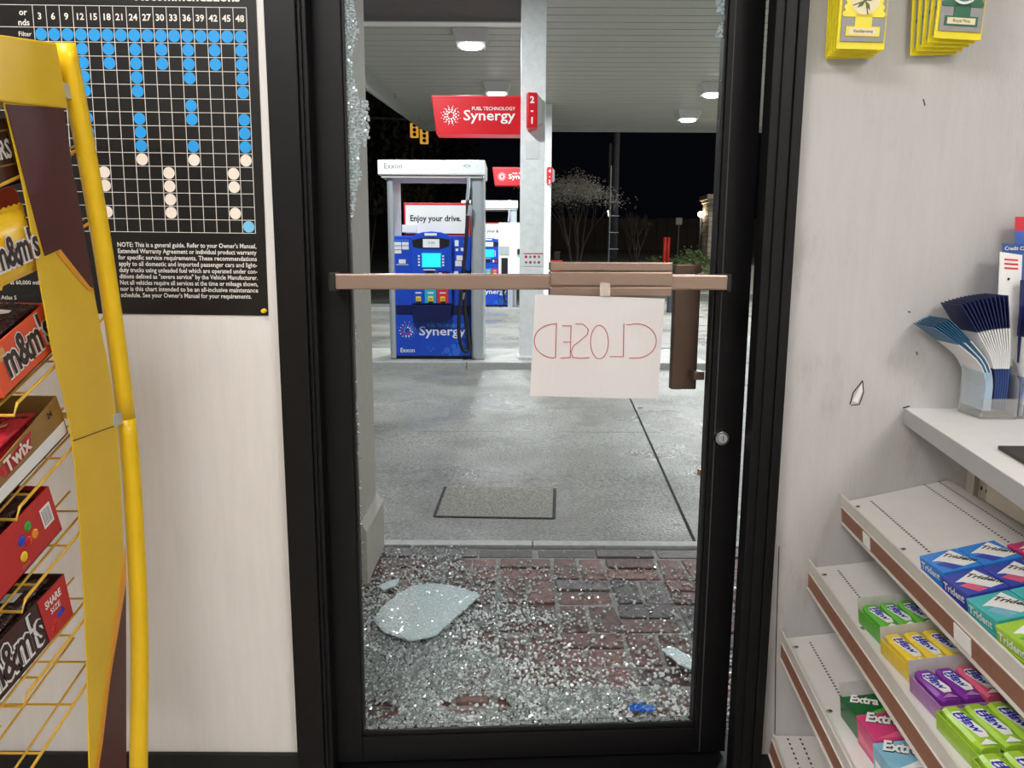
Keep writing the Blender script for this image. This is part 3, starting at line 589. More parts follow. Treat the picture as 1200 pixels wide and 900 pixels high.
# ------------------------------------------------------------------ COUNTER
ZC = .946
ct = thing('counter', 'white laminate counter top with grey edge above the gum shelves', 'counter', (1.3, 1.2, ZC-.036))
edge = lambda y: .886-(YW-y)*.205
ctop = [Vector((edge(YW), YW, ZC)), Vector((edge(.2), .2, ZC)), Vector((2.2, .2, ZC)), Vector((2.2, YW, ZC))]
wpart(MB().prism([v-Vector((0, 0, .002)) for v in ctop], (0, 0, .002)), 'top_surface', 'counter_white', ct)
wpart(MB().prism([v-Vector((0, 0, .036)) for v in ctop], (0, 0, .0335)), 'slab', 'counter_edge', ct)
d0 = atz(1169, 526, ZC+.001); dv = Vector((-.205, -1, 0)).normalized()*.36; dm = [d0, d0+Vector((.27, 0, 0)), d0+Vector((.27, 0, 0))+dv, d0+dv]
tag(MB().prism([v+Vector((0, 0, .0)) for v in reversed(dm)], (0, 0, .006)).build('counter_mat', 'dark_mat', bevel=.001), 'dark brown flat mat lying on the white counter', 'mat')

# ------------------------------------------------------------------ GUM RACK
U = Vector((-.1, -1, 0)).normalized()
gr = thing('gum_rack', 'white metal tiered rack with perforated sloping shelves and brown price rails', 'shelf rack', (.9, 1.3, 0))
SHF = [(Vector((.762, 1.698, .725)), 13, .245), (Vector((.699, 1.698, .565)), 7, .30), (Vector((.646, 1.698, .388)), 7, .34), (Vector((.640, 1.698, .135)), 0, .36)]
def sp(i, s, t, h=0):
    A, a, D = SHF[i]; v = Vector((math.cos(R(a)), 0, math.sin(R(a)))); n = v.cross(-U).normalized()
    if n.z < 0: n = -n
    return A+U*s+v*t+n*h
SLEN = 1.25
for i, (A, a, D) in enumerate(SHF):
    sh = wpart(MB().hexa([sp(i, 0, .0, -.003), sp(i, SLEN, .0, -.003), sp(i, SLEN, D, -.003), sp(i, 0, D, -.003), sp(i, 0, .0), sp(i, SLEN, .0), sp(i, SLEN, D), sp(i, 0, D)]), 'shelf', 'shelf_white', gr)
    lip_h = .022 if i < 3 else .004
    q = lambda t, h, s: sp(i, s, t, h)
    # front lip
    MB().hexa([q(-.004, -.014, 0), q(-.004, -.014, SLEN), q(.0, -.014, SLEN), q(.0, -.014, 0), q(-.004, lip_h, 0), q(-.004, lip_h, SLEN), q(.0, lip_h, SLEN), q(.0, lip_h, 0)]).build('front_lip', 'rail_edge', sh)
    # price rail: brown insert between two pale edges, tipped outwards
    MB().hexa([q(-.0090, -.044, 0), q(-.0090, -.044, SLEN), q(-.002, -.044, SLEN), q(-.002, -.044, 0), q(-.0055, -.010, 0), q(-.0055, -.010, SLEN), q(-.002, -.010, SLEN), q(-.002, -.010, 0)]).build('price_rail', 'rail_brown', sh)
    for h, e_, k_ in ((-.0085, -.0065, .002), (-.046, -.013, .0028)):
        MB().hexa([q(e_, h-k_, 0), q(e_, h-k_, SLEN), q(-.002, h-k_, SLEN), q(-.002, h-k_, 0), q(e_, h, 0), q(e_, h, SLEN), q(-.002, h, SLEN), q(-.002, h, 0)]).build('rail_edge', 'rail_edge', sh)
    hb = MB()
    rows = [(.055, .03, .9, .0115)] if 0 < i < 3 else ([(.055, .03, .9, .0115), (.189, .0, .9, .0115), (.222, .0, .9, .0095)] if i == 0 else [(.03, .01, .9, .018), (.06, .01, .9, .018)])
    for (t_, s0, s1, st) in rows:
        s_ = s0
        while s_ < s1: hb.poly([sp(i, s_, t_-.0022, .0004), sp(i, s_+st*.45, t_-.0022, .0004), sp(i, s_+st*.45, t_+.0022, .0004), sp(i, s_, t_+.0022, .0004)]); s_ += st
    tag(hb.build('perforations', 'ink_black', sh, fix=False), kind='stuff')
    for s_ in ((.045, .30) if i < 3 else ()):
        b = MB(); b.disc(sp(i, s_, .018, .0006), U, Vector((1, 0, math.tan(R(a)))).normalized(), .007, 12); b.build('slot', 'sign_grey', sh, fix=False)
        b = MB(); b.disc(sp(i, s_, .020, .0010), U, Vector((1, 0, math.tan(R(a)))).normalized(), .0038, 10); b.build('slot_hole', 'ink_black', sh, fix=False)
    bk = [sp(i, 0, D), sp(i, SLEN, D)]
    for s_ in (.16, .95, 1.2):
        MB().prism([sp(i, s_, .02, -.003), sp(i, s_, D, -.003), sp(i, s_, D, -.07)], U*.003).build('bracket', 'shelf_white', sh)
# tags in the rails
def rail_tag(i, s0, s1, name='price_tag'):
    MB().hexa([sp(i, s0, -.0105, -.042), sp(i, s1, -.0105, -.042), sp(i, s1, -.0092, -.042), sp(i, s0, -.0092, -.042), sp(i, s0, -.0075, -.014), sp(i, s1, -.0075, -.014), sp(i, s1, -.006, -.014), sp(i, s0, -.006, -.014)]).build(name, 'label_white', bpy.data.objects['shelf'] if i == 0 else None)
rail_tag(0, .145, .185); rail_tag(0, .56, .615)
# back panel and uprights (parallel to the shelf fronts)
bkx = lambda s: sp(0, s, .246)
for zt, s0, s1 in ((.90, .085, .118),):
    b = MB(); p0, p1 = bkx(s0), bkx(s1); b.hexa([Vector((p0.x-.004, p0.y, .03)), Vector((p1.x-.004, p1.y, .03)), Vector((p1.x+.03, p1.y, .03)), Vector((p0.x+.03, p0.y, .03)), Vector((p0.x-.004, p0.y, .91)), Vector((p1.x-.004, p1.y, .91)), Vector((p1.x+.03, p1.y, .91)), Vector((p0.x+.03, p0.y, .91))])
    upr = wpart(b, 'upright', 'upright_cream', gr)
b = MB(); p0, p1 = bkx(.118), bkx(SLEN); b.hexa([Vector((p0.x+.006, p0.y, .03)), Vector((p1.x+.006, p1.y, .03)), Vector((p1.x+.02, p1.y, .03)), Vector((p0.x+.02, p0.y, .03)), Vector((p0.x+.006, p0.y, .91)), Vector((p1.x+.006, p1.y, .91)), Vector((p1.x+.02, p1.y, .91)), Vector((p0.x+.02, p0.y, .91))])
bp_ = wpart(b, 'back_panel', 'upright_cream', gr)
for z in (.80, .83, .86, .889):
    for s_ in (.128, .150, .172):
        p = bkx(s_); MB().hexa([p+Vector((.0052, 0, z-p.z-.004)), p+U*.006+Vector((.0052, 0, z-p.z-.004)), p+U*.006+Vector((.0064, 0, z-p.z-.004)), p+Vector((.0064, 0, z-p.z-.004)), p+Vector((.0052, 0, z-p.z+.004)), p+U*.006+Vector((.0052, 0, z-p.z+.004)), p+U*.006+Vector((.0064, 0, z-p.z+.004)), p+Vector((.0064, 0, z-p.z+.004))]).build('slot', 'ink_black', bp_)
pA, pB = bkx(.185), bkx(SLEN)
wpart(MB().hexa([pA+Vector((-.012, 0, .008)), pB+Vector((-.012, 0, .008)), pB+Vector((.004, 0, .008)), pA+Vector((.004, 0, .008)), pA+Vector((-.012, 0, .102)), pB+Vector((-.012, 0, .102)), pB+Vector((.004, 0, .102)), pA+Vector((.004, 0, .102))]), 'header_panel', 'cream', gr, .002)
wpart(MB().prism([sp(3, 0, .02, -.003), sp(3, SLEN, .02, -.003), sp(3, SLEN, .36, -.003), sp(3, 0, .36, -.003)], (0, 0, -.115)), 'base', 'shelf_white', gr)

def local(i, s, t, h=0):      # matrix on shelf i: x along t (depth), y along s reversed (towards wall), z up
    o = sp(i, s, t, h); x = sp(i, s, t+1)-sp(i, s, t); return frame_matrix(o, x, -U)
GC = {}
def gcol(name, c): return mat('gum_'+name, c, .25, var=.10, scale=60)
for nm, c in dict(blue=(.04, .24, .72), navy=(.045, .07, .42), teal=(.07, .46, .46), lime=(.36, .58, .05), green=(.12, .45, .05), dkgreen=(.01, .13, .03), yellow=(.80, .58, .06), purple=(.20, .03, .32), pink=(.72, .12, .22), hotpink=(.62, .05, .18), ice=(.22, .46, .60), red=(.5, .03, .05), logo=(.03, .04, .42), tray=(.60, .58, .56), violet=(.42, .20, .46)).items(): gcol(nm, c)
def gum_tray(i, s0, s1, t0, t1, h, label, side, flap=0, inner='gum_tray'):
    L, W = s1-s0, t1-t0; o = thing('gum_tray', label, 'display tray', mw=local(i, s1, t0, .0006))
    MB().box(0, W, 0, L, 0, .0015).build('bottom', inner, o); MB().box(0, .0015, 0, L, 0, h).build('front_panel', side, o); MB().box(W-.0015, W, 0, L, 0, h).build('back_panel', side, o)
    MB().box(0, W, 0, .0015, 0, h).build('end_panel', side, o); MB().box(0, W, L-.0015, L, 0, h+flap).build('end_panel' if not flap else 'raised_flap', inner if flap else side, o)
    return o
def brick_pack(i, s1, t0, L, W, h0, H_, col, label, group, brand, accent='label_white', name='gum_pack'):
    o = thing(name, label, 'gum pack', group=group, mw=local(i, s1, t0, h0))
    MB().box(0, W, 0, L, 0, H_).build('carton', 'gum_'+col, o, .0015)
    if brand == 'Trident':
        MB().prism([Vector((W*.10, L*.60, H_)), Vector((W*.80, L*.95, H_)), Vector((W*.98, L*.18, H_)), Vector((W*.62, L*.12, H_)), Vector((W*.25, L*.55, H_))], (0, 0, .0004)).build('printed_triangle', 'label_white', o)
        MB().prism([Vector((W*.08, L*.42, H_)), Vector((W*.35, L*.48, H_)), Vector((W*.55, L*.10, H_)), Vector((W*.30, L*.06, H_))], (0, 0, .0003)).build('printed_patch', accent, o)
        text('Trident', 'logo', 'ink_black', Matrix.Translation((W*.44, L*.74, H_+.0005)) @ Matrix.Rotation(R(-52), 4, 'Z'), None, L*.72, o, 'LEFT', .03, .2)
        text('Trident', 'logo', 'label_white', frame_matrix((-.0004, L*.92, H_*.4), (0, -1, 0), (0, 0, 1)), None, L*.75, o, 'LEFT', .03, .2)
    else:
        wd = Matrix.Translation((W*.10, L*.74, H_+.0003)) @ Matrix.Rotation(R(-24), 4, 'Z')
        text(brand, 'logo_outline', 'ink_black', wd, None, W*.72, o, 'LEFT', .09, .15).scale.y = 1.5; text(brand, 'logo', 'label_white', Matrix.Translation((0, 0, .0005)) @ wd, None, W*.72, o, 'LEFT', .04, .15).scale.y = 1.5
        MB().prism([Vector((W*.05, L*.08, H_)), Vector((W*.6, L*.08, H_)), Vector((W*.95, L*.3, H_)), Vector((W*.95, L*.42, H_)), Vector((W*.4, L*.2, H_))], (0, 0, .0003)).build('printed_swirl', accent, o)
        MB().prism([Vector((-.0001, L*.1, H_*.2)), Vector((-.0001, L*.9, H_*.2)), Vector((-.0001, L*.9, H_*.55)), Vector((-.0001, L*.1, H_*.45))], (-.0004, 0, 0)).build('printed_band', accent, o)
    return o
def chew_pack(i, s1, t0, L, W, h0, H_, col, label, group, alt=None):
    o = thing('chew_pack', label, 'candy pack', group=group, mw=local(i, s1, t0, h0))
    b = MB(); n = 6; k = 8
    for q in range(n+1):
        y = L*q/n; f = 1 if 0 < q < n else .82
        for j in range(k): an = 2*math.pi*j/k+math.pi/8; b.v.append((W/2+W/2*f*1.03*math.copysign(abs(math.cos(an))**.6, math.cos(an)), y, H_/2+H_/2*f*math.copysign(abs(math.sin(an))**.6, math.sin(an))))
    for q in range(n):
        for j in range(k): b.f.append((q*k+j, q*k+(j+1) % k, (q+1)*k+(j+1) % k, (q+1)*k+j))
    b.f.append(tuple(reversed(range(k)))); b.f.append(tuple(n*k+j for j in range(k)))
    b.build('wrapper', 'gum_'+col, o)
    lp = [Vector((W*.14, L*.70, H_)), Vector((W*.26, L*.84, H_)), Vector((W*.62, L*.84, H_)), Vector((W*.88, L*.34, H_)), Vector((W*.78, L*.20, H_)), Vector((W*.42, L*.20, H_))]
    MB().prism(list(reversed(lp)), (0, 0, .0006)).build('logo_field', 'label_white', o)
    r_ = Matrix.Translation((W*.40, L*.80, H_+.0008)) @ Matrix.Rotation(R(-80), 4, 'Z')
    text('HI-', 'logo', 'gum_logo', r_, .0085, L*.30, o, 'LEFT', .05, .2); text('CHEW', 'logo', 'gum_logo', Matrix.Translation((-W*.22, -.001, 0)) @ r_, .0085, L*.52, o, 'LEFT', .05, .2)
    if alt: MB().prism([Vector((W*.15, L*.05, H_)), Vector((W*.85, L*.03, H_)), Vector((W*.6, L*.16, H_))], (0, 0, .0005)).build('printed_fruit', alt, o)
    return o
# top shelf: cartons two deep
for (s0, col, acc, nm) in ((.412, 'blue', 'gum_navy', 'bright blue'), (.498, 'navy', 'gum_pink', 'dark blue'), (.584, 'teal', 'gum_ice', 'teal'), (.670, 'lime', 'gum_green', 'lime green')):
    gum_tray(0, s0, s0+.083, .012, .150, .012, nm+' cardboard gum tray on the top sloping shelf', 'gum_'+col, 0, 'gum_'+col)
    for j in range(2):
        brick_pack(0, s0+.0805, .0145+j*.0668, .078, .065, .0025, .034, col, nm+' gum carton with white triangle print '+('beside the price rail' if j == 0 else 'in the row behind the rail'), nm+' gum cartons', 'Trident', acc)
o = brick_pack(0, .49, .158, .06, .06, .001, .03, 'hotpink', 'pink gum carton behind the blue cartons against the rack back', None, 'Trident', 'label_white')
# second shelf: fruit chews
def chew_row(s0, s1, cols, nm, side, flap=.022, t0=.028, h=.030):
    L = s1-s0; n = len(cols); Wp = .034
    gum_tray(1, s0, s1, t0, t0+n*Wp+.006, h, nm+' open chew tray on the second shelf', side, flap)
    for j, c in enumerate(cols):
        cn = {'green': 'green', 'yellow': 'yellow', 'purple': 'purple', 'pink': 'pink', 'lime': 'lime green'}[c]
        for z_ in (.004, .0225):
            if z_ > .01 or j < 1: chew_pack(1, s1-.004, t0+.003+j*Wp, L-.009, Wp-.0015, z_, .018, c, cn+' fruit chew stick pack with blue logo in the '+nm+' tray', cn+' chew packs in the '+nm+' tray', 'label_white' if c != 'purple' else 'gum_violet')
chew_row(.278, .388, ['green']*5, 'green', 'gum_green'); chew_row(.398, .512, ['yellow']*5, 'yellow', 'gum_yellow')
chew_row(.522, .618, ['purple', 'purple', 'pink', 'pink', 'pink'], 'purple and pink', 'gum_violet', .026); chew_row(.626, .735, ['lime']*5, 'lime', 'gum_lime', .0); chew_row(.738, .848, ['lime']*5, 'second lime', 'gum_lime', 0)
# third shelf: extra cartons
gum_tray(2, .322, .402, .042, .190, .046, 'dark green gum tray with raised grey flap on the third shelf', 'gum_dkgreen', .026)
for j in range(2): brick_pack(2, .3995, .0445+j*.072, .075, .070, .004, .040, 'dkgreen', 'dark green gum carton inside the green tray on the third shelf', 'dark green gum cartons', 'Extra', 'gum_green')
for (s0, col, nm, acc) in ((.405, 'hotpink', 'pink', 'gum_pink'), (.488, 'ice', 'pale blue', 'label_white'), (.571, 'ice', 'pale blue', 'label_white')):
    for j in range(2): brick_pack(2, s0+.080, .046+j*.082, .079, .080, .001, .056, col, nm+' gum carton with big white lettering on the third shelf', nm+' gum cartons', 'Extra', acc)

# ------------------------------------------------------------------ BROCHURES IN ACRYLIC HOLDERS
def holder(name, label, x, y, w_, d_, h_):
    t = thing(name, label, 'brochure holder', (x, y, ZC)); th = .0025
    MB().box(0, w_, 0, d_, 0, .004).build('base', 'acrylic', t, .0005); MB().box(0, w_, d_-th, d_, .004, h_*1.0).build('back', 'acrylic', t, .0005)
    MB().box(0, w_, 0, th, .004, h_*.30).build('front', 'acrylic', t, .0005)
    for xx in (0, w_-th): MB().prism([Vector((xx, th, .004)), Vector((xx, d_-th, .004)), Vector((xx, d_-th, h_)), Vector((xx, th, h_*.55))], (th, 0, 0)).build('side', 'acrylic', t)
    return t
hx, hy = .985, 1.58
holder('brochure_holder', 'clear acrylic brochure holder overflowing with fanned leaflets', hx, hy, .075, .085, .145)
holder('brochure_holder', 'clear acrylic brochure holder with upright leaflets and a white card', hx+.082, hy+.005, .20, .09, .16)
def leaflet(name, label, group, x, y, lean, rz, L=.215, W=.095, cols=('leaf_navy', 'leaf_white', 'leaf_blue'), z=ZC+.006, bend=0.0, th=.0016, tiltx=0):
    """narrow leaflet standing on its short edge, seen edge-on; lean tips it towards -X, bend curls the top over"""
    t = thing(name, label, 'brochure', group=group, mw=Matrix.Translation((x, y, z)) @ Matrix.Rotation(rz, 4, 'Z'))
    n = 14; P = []; a = 0; p = Vector((0, 0, 0))
    for i in range(n+1):
        P.append((p.copy(), a)); f = i/n; a = lean*min(1, max(0, (f-.15)/.35))+bend*max(0, f-.3)/.7; p = p+Vector((-math.sin(a), 0, math.cos(a)))*(L/n)
    parts = [(0, 5, 'body', cols[2]), (5, 10, 'body', cols[1]), (10, n, 'cover_band', cols[0])]
    for i0, i1, nm, m in parts:
        b = MB()
        for i in range(i0, i1):
            (q0, a0), (q1, a1) = P[i], P[i+1]; n0 = Vector((math.cos(a0), 0, math.sin(a0)))*th; n1 = Vector((math.cos(a1), 0, math.sin(a1)))*th; dy = Vector((0, W, 0))
            b.hexa([q0, q0+dy, q0+dy+n0, q0+n0, q1, q1+dy, q1+dy+n1, q1+n1])
        o = b.build(nm, m, t); bm = bmesh.new(); bm.from_mesh(o.data); bmesh.ops.remove_doubles(bm, verts=bm.verts, dist=1e-5); bm.to_mesh(o.data); bm.free()
    return t
for i in range(7):      # teal ones drooping furthest
    leaflet('leaflet', 'teal leaflet drooping out of the overflowing brochure holder', 'drooping teal leaflets', hx+.006+i*.0022, hy+.004, R(46-i*1.6), R(-4), cols=('leaf_teal', 'leaf_teal' if i % 3 else 'leaf_white', 'leaf_pale'), bend=R(14), L=.228, z=ZC+.018)
for i in range(12):     # navy topped fan
    leaflet('leaflet', 'navy topped leaflet fanned in the overflowing brochure holder', 'fanned navy leaflets', hx+.024+i*.0024, hy+.004, R(30-i*2.3), R(-5), cols=('leaf_navy', 'leaf_white', 'leaf_blue' if i % 2 else 'leaf_navy'), bend=R(5), L=.238, z=ZC+.022)
for i in range(8):
    leaflet('leaflet', 'blue and white leaflet standing in the clear holder', 'standing leaflets', hx+.086+i*.0055, hy+.010, R(1-i*.4), R(-4), cols=(('leaf_navy', 'leaf_white', 'leaf_mid'), ('leaf_white', 'leaf_white', 'leaf_white'), ('leaf_mid', 'leaf_mid', 'leaf_mid'))[i % 3], L=.232+.003*(i % 3), W=.08)
def flat_card(name, label, pix, Y, bands, th=.0012):
    P = [aty(x, y, Y) for x, y in pix]; o = thing(name, label, 'card', (P[0]+P[1])/2)
    for (c0, c1, m, nm) in bands:
        q = [P[0].lerp(P[3], c0), P[1].lerp(P[2], c0), P[1].lerp(P[2], c1), P[0].lerp(P[3], c1)]; wpart(MB().prism(q, (0, th, 0)), nm, m, o)
    return o, P
c, P = flat_card('printed_card', 'white card with small red print tucked among the leaflets', [(1166, 430), (1193, 430), (1198, 299), (1172, 295)], 1.628, [(0, 1, 'label_white', 'card')])
for k_, (zz, s) in enumerate(((.86, 'DEALER CARD'), (.78, 'SIGN UP HERE'))): pass
for yy in (303, 308, 313): wpart(MB().prism([aty(x, y, 1.6275) for x, y in ((1177, yy+2), (1193, yy+3), (1193, yy+1), (1177, yy))], (0, -.0004, 0)), 'printed_line', 'leaf_red', c)
b = MB(); b.disc(aty(1182, 327, 1.627), (1, 0, 0), (0, 0, 1), .003, 10); wpart(b, 'printed_dot', 'ink_black', c, fix=False)
c, P = flat_card('printed_leaflet', 'blue leaflet with white heading behind the white card', [(1172, 440), (1210, 440), (1213, 287), (1175, 285)], 1.64, [(0, .93, 'leaf_mid', 'body'), (.93, 1, 'leaf_blue', 'heading_band')])
p = aty(1177, 293, 1.6392); text('Credit Card', 'lettering', 'label_white', Matrix.Translation(p-c.location+Vector((0, -.0002, 0))) @ AX, .0075, None, c, 'LEFT', .01)
flat_card('printed_leaflet', 'tall leaflet with red top and blue body in the rear of the holder', [(1188, 400), (1230, 400), (1232, 254), (1190, 254)], 1.66, [(0, .89, 'leaf_mid', 'body'), (.89, 1, 'leaf_red', 'heading_band')])
flat_card('printed_leaflet', 'navy leaflet leaning in front of the clear holder side', [(1192, 425), (1230, 425), (1234, 330), (1196, 328)], 1.61, [(0, 1, 'leaf_navy', 'body')])

# ================================================================== OUTDOORS
# ------------------------------------------------------------------ brick apron
ap = struct(MB().box(-2.4, 2.6, 1.86, 3.40, -.30, -.0275).build('brick_apron', 'mortar'), 'worn red brick apron outside the door', 'pavement')
def brick_mesh(seed):
    r = random.Random(seed); b = MB(); j = lambda: r.uniform(-.004, .004)
    x, y = .1045, .0485
    lo = [Vector((sx*x+j(), sy*y+j(), -.05)) for sx, sy in ((-1, -1), (1, -1), (1, 1), (-1, 1))]
    hi = [v+Vector((j()*.5, j()*.5, .05+r.uniform(-.003, .003))) for v in lo]
    b.hexa(lo+hi); return b.mesh('brick', bevel=.006)
BM = [brick_mesh(s) for s in range(6)]; BG = [m.copy() for m in BM]
for m in BM: m.materials.append(MATS['brick_red'])
for m in BG: m.materials.append(MATS['brick_grey'])
cell = .224; x0 = -1.62; y1 = 3.185
for i in range(15):
    for j in range(6):
        cx, cy = x0+(i+.5)*cell+rnd.uniform(-.004, .004), y1-(j+.5)*cell
        for k in (-1, 1):
            vert = (i+j) % 2 == 0
            me = (BG if rnd.random() < .22 else BM)[rnd.randrange(6)]
            pos = Vector((cx+(k*.056 if vert else 0), cy+(0 if vert else k*.056), -.020+rnd.uniform(-.006, .002)))
            o = link('brick', me, None, ap); o.matrix_basis = Matrix.Translation(pos) @ Matrix.Rotation((math.pi/2 if vert else 0)+rnd.uniform(-.025, .025), 4, 'Z') @ Matrix.Rotation(rnd.uniform(-.015, .015), 4, 'X')
for i in range(14):           # broken grey border course and pale kerb strip
    xx = -1.7+i*.26+rnd.uniform(-.01, .01)
    o = MB().box(xx, xx+.25+rnd.uniform(-.015, .005), 3.20, 3.295+rnd.uniform(-.012, .004), -.06, -.020+rnd.uniform(-.006, .004)).build('border_stone', 'brick_grey', ap, .006)
for i in range(4): MB().box(-2.4+i*1.25, -2.4+i*1.25+1.245, 3.312, 3.374, -.08, -.012).build('kerb_strip', 'concrete_pale', ap, .005)
# ------------------------------------------------------------------ forecourt slabs
fc = struct(MB().prism([Vector((-14, 3.376, -.06)), Vector((16, 3.376, -.06)), Vector((16, 3.376, -.30)), Vector((-14, 3.376, -.30))], (0, .001, 0)).build('forecourt', 'joint'), 'damp concrete forecourt between shop and pumps', 'ground')
def ground_poly(pts, name, m, parent, top=0, th=.1):
    v = [Vector((x, y, gz(y)+top)) for x, y in pts]; return MB().prism([p-Vector((0, 0, th)) for p in v], (0, 0, th)).build(name, m, parent)
jy = atground(600, 506).y; jl = lambda y: .862+(y-3.6)*.062
g_ = .008
XS = [-9, -4.2, None, 6.0, 11]
def col_x(k, y): return jl(y) if XS[k] is None else XS[k]
for ya, yb in ((3.378, jy-g_*.3), (jy+g_*.3, 8.30), (8.30, 13.2), (13.22, 19.0)):
    for k in range(4):
        ground_poly([(col_x(k, ya)+g_, ya), (col_x(k+1, ya)-g_, ya), (col_x(k+1, yb)-g_, yb), (col_x(k, yb)+g_, yb)], 'concrete_slab', 'concrete', fc)
v = [Vector((x, y, gz(y)-.03)) for x, y in ((-12, 3.378), (14, 3.378), (14, 19), (-12, 19))]
MB().prism([p-Vector((0, 0, .1)) for p in v], (0, 0, .1)).build('joint_bed', 'joint', fc)
pt = [atground(x, y, .001) for x, y in ((509, 606), (649, 608), (650, 573), (522, 571))]
MB().prism([Vector((p.x, p.y, gz(p.y)-.02)) for p in pt], (0, 0, .0235)).build('aggregate_patch', 'aggregate', fc)
for a_, b__ in ((0, 1), (1, 2), (3, 0)):
    p, q = Vector((pt[a_].x, pt[a_].y, gz(pt[a_].y)+.0015)), Vector((pt[b__].x, pt[b__].y, gz(pt[b__].y)+.0015)); n = (q-p).cross(Vector((0, 0, 1))).normalized()*.008
    MB().prism([p-n, q-n, q+n, p+n], (0, 0, .0025)).build('patch_joint', 'joint', fc)
struct(ground_poly([(-60, 19.0), (60, 19.0), (60, 75), (-60, 75)], 'far_road', 'asphalt', None), 'dark wet road beyond the canopy', 'road')
ver = struct(ground_poly([(4.3, 20.5), (9, 20.5), (9, 30), (4.3, 30)], 'planting_bed', 'mortar', None, .04), 'planting bed beside the road', 'ground')
# ------------------------------------------------------------------ stucco post by the door, shop outside
ep = struct(thing('porch_post', 'cream stucco porch post outside the hinge side of the door', 'post', (-.78, 3.08, -.02)))
wpart(MB().box(-.965, -.600, 2.92, 3.28, -.02, 3.05), 'shaft', 'stucco', ep, .01)
wpart(MB().hexa([Vector(v) for v in ((-.985, 2.895, -.02), (-.572, 2.895, -.02), (-.572, 3.305, -.02), (-.985, 3.305, -.02), (-.985, 2.895, .20), (-.572, 2.895, .20), (-.572, 3.305, .20), (-.985, 3.305, .20))]), 'plinth', 'stucco', ep, .006)
wpart(MB().hexa([Vector(v) for v in ((-.985, 2.895, .20), (-.572, 2.895, .20), (-.572, 3.305, .20), (-.985, 3.305, .20), (-.967, 2.918, .235), (-.598, 2.918, .235), (-.598, 3.282, .235), (-.967, 3.282, .235))]), 'plinth_cap', 'stucco', ep)
struct(MB().box(-3.4, 3.4, 1.86, 3.4, 3.05, 3.2).build('porch_roof', 'soffit'), 'porch roof over the shop entrance', 'roof')

# ------------------------------------------------------------------ broken glass on the apron
def ground_top(y): return -.018 if y < 3.31 else gz(y)
def density(x, y):
    p = 0.0
    fx = (x+.10)/.32
    left = 1/(1+math.exp((x+.12)*9)); near = 1/(1+math.exp((y-2.42)*7))
    p = 1.25*left*near+.40*left+.55*(1/(1+math.exp((y-2.12)*10)))+.10+.7*math.exp(-((y-1.90)/.07)**2)
    for ax, ay, rx, ry in ((-.08, 2.27, .14, .06), (.12, 2.05, .16, .06), (-.40, 1.97, .10, .05), (.30, 2.12, .12, .05), (.05, 2.62, .16, .05)): p += .55*math.exp(-((x-ax)/rx)**2-((y-ay)/ry)**2)
    n = mnoise.noise(Vector((x*3.2, y*3.2, 3.1)))*.5+mnoise.noise(Vector((x*9, y*9, 1.7)))*.35
    p *= max(0, 1+1.3*n)
    if math.hypot((x+.42)/.10, (y-2.03)/.05) < 1: p *= .12
    if math.hypot((x+.10)/.10, (y-2.06)/.05) < 1: p *= .15
    if y > 3.1: p *= (.9 if x < -.2 else .1)
    if y > 3.2: p *= .35
    return p
b = MB(); b2 = MB(); cnt = 0; s_ = .0086
yy = 1.885
while yy < 3.36:
    xx = -.93
    while xx < 1.15:
        x, y = xx+rnd.uniform(-.5, .5)*s_, yy+rnd.uniform(-.5, .5)*s_
        d_ = density(x, y)
        if rnd.random() < d_ and not (-.98 < x < -.57 and 2.89 < y < 3.31):
            r = rnd.uniform(.0026, .0052); crumb(b2 if rnd.random() < .52 else b, Vector((x, y, ground_top(y)+r*.65)), r); cnt += 1
            if d_ > .8 and rnd.random() < .5: crumb(b, Vector((x+rnd.uniform(-.004, .004), y, ground_top(y)+r*1.7)), r); cnt += 1
        xx += s_
    yy += s_
print('crumbs', cnt)
nf = len(b.f); off = len(b.v); b.v += b2.v; b.f += [tuple(q+off for q in f_) for f_ in b2.f]
so = tag(b.build('shattered_glass', gl, fix=False), 'scattered clear and glint-whitened crumbs of shattered safety glass on the brick apron', 'broken glass', kind='stuff')
so.data.materials.append(MATS['glass_glint'])
for q in so.data.polygons:
    if q.index >= nf: q.material_index = 1
def sheet(name, label, pix, tilt=0, lift=.004, th=.005, m=gs, group=None):
    P = [atz(x, y, -.012) for x, y in pix]; c = sum(P, Vector())/len(P); t = thing(name, label, 'broken glass', c, group=group)
    # irregular edge
    Q = []
    for i in range(len(P)):
        a_, b_ = P[i], P[(i+1) % len(P)]; k = max(2, int((b_-a_).length/.014))
        for q in range(k): v = a_.lerp(b_, q/k); Q.append(v+Vector((rnd.uniform(-.003, .003), rnd.uniform(-.003, .003), 0)))
    MB().prism([v-c+Vector((0, 0, lift+(v-c).x*tilt)) for v in reversed(Q)], (0, 0, th)).build('pane_piece', m, t)
    # crazed surface: granules still knitted together
    b = MB(); xs = [v.x for v in Q]; ys = [v.y for v in Q]; y = min(ys); poly = [(v.x, v.y) for v in Q]
    while y < max(ys):
        x = min(xs)
        while x < max(xs):
            q = (x+rnd.uniform(-.004, .004), y+rnd.uniform(-.004, .004))
            if inside(q, poly) and rnd.random() < (.75 if q[0] < c.x-.04 else .25): crumb(b, Vector((q[0]-c.x, q[1]-c.y, lift+th+.0004+(q[0]-c.x)*tilt)), rnd.uniform(.003, .005), .22, .25)
            x += .0095
        y += .0095
    tag(b.build('crazed_granules', 'glass_glint', t), kind='stuff'); return t
sheet('glass_sheet', 'large curved-edged sheet of crazed glass lying on the crumbs by the post', [(437, 730), (447, 716), (466, 700), (483, 691), (505, 688), (530, 691), (548, 697), (564, 703), (545, 720), (525, 737), (509, 751), (480, 756), (450, 745)], .02, .012)
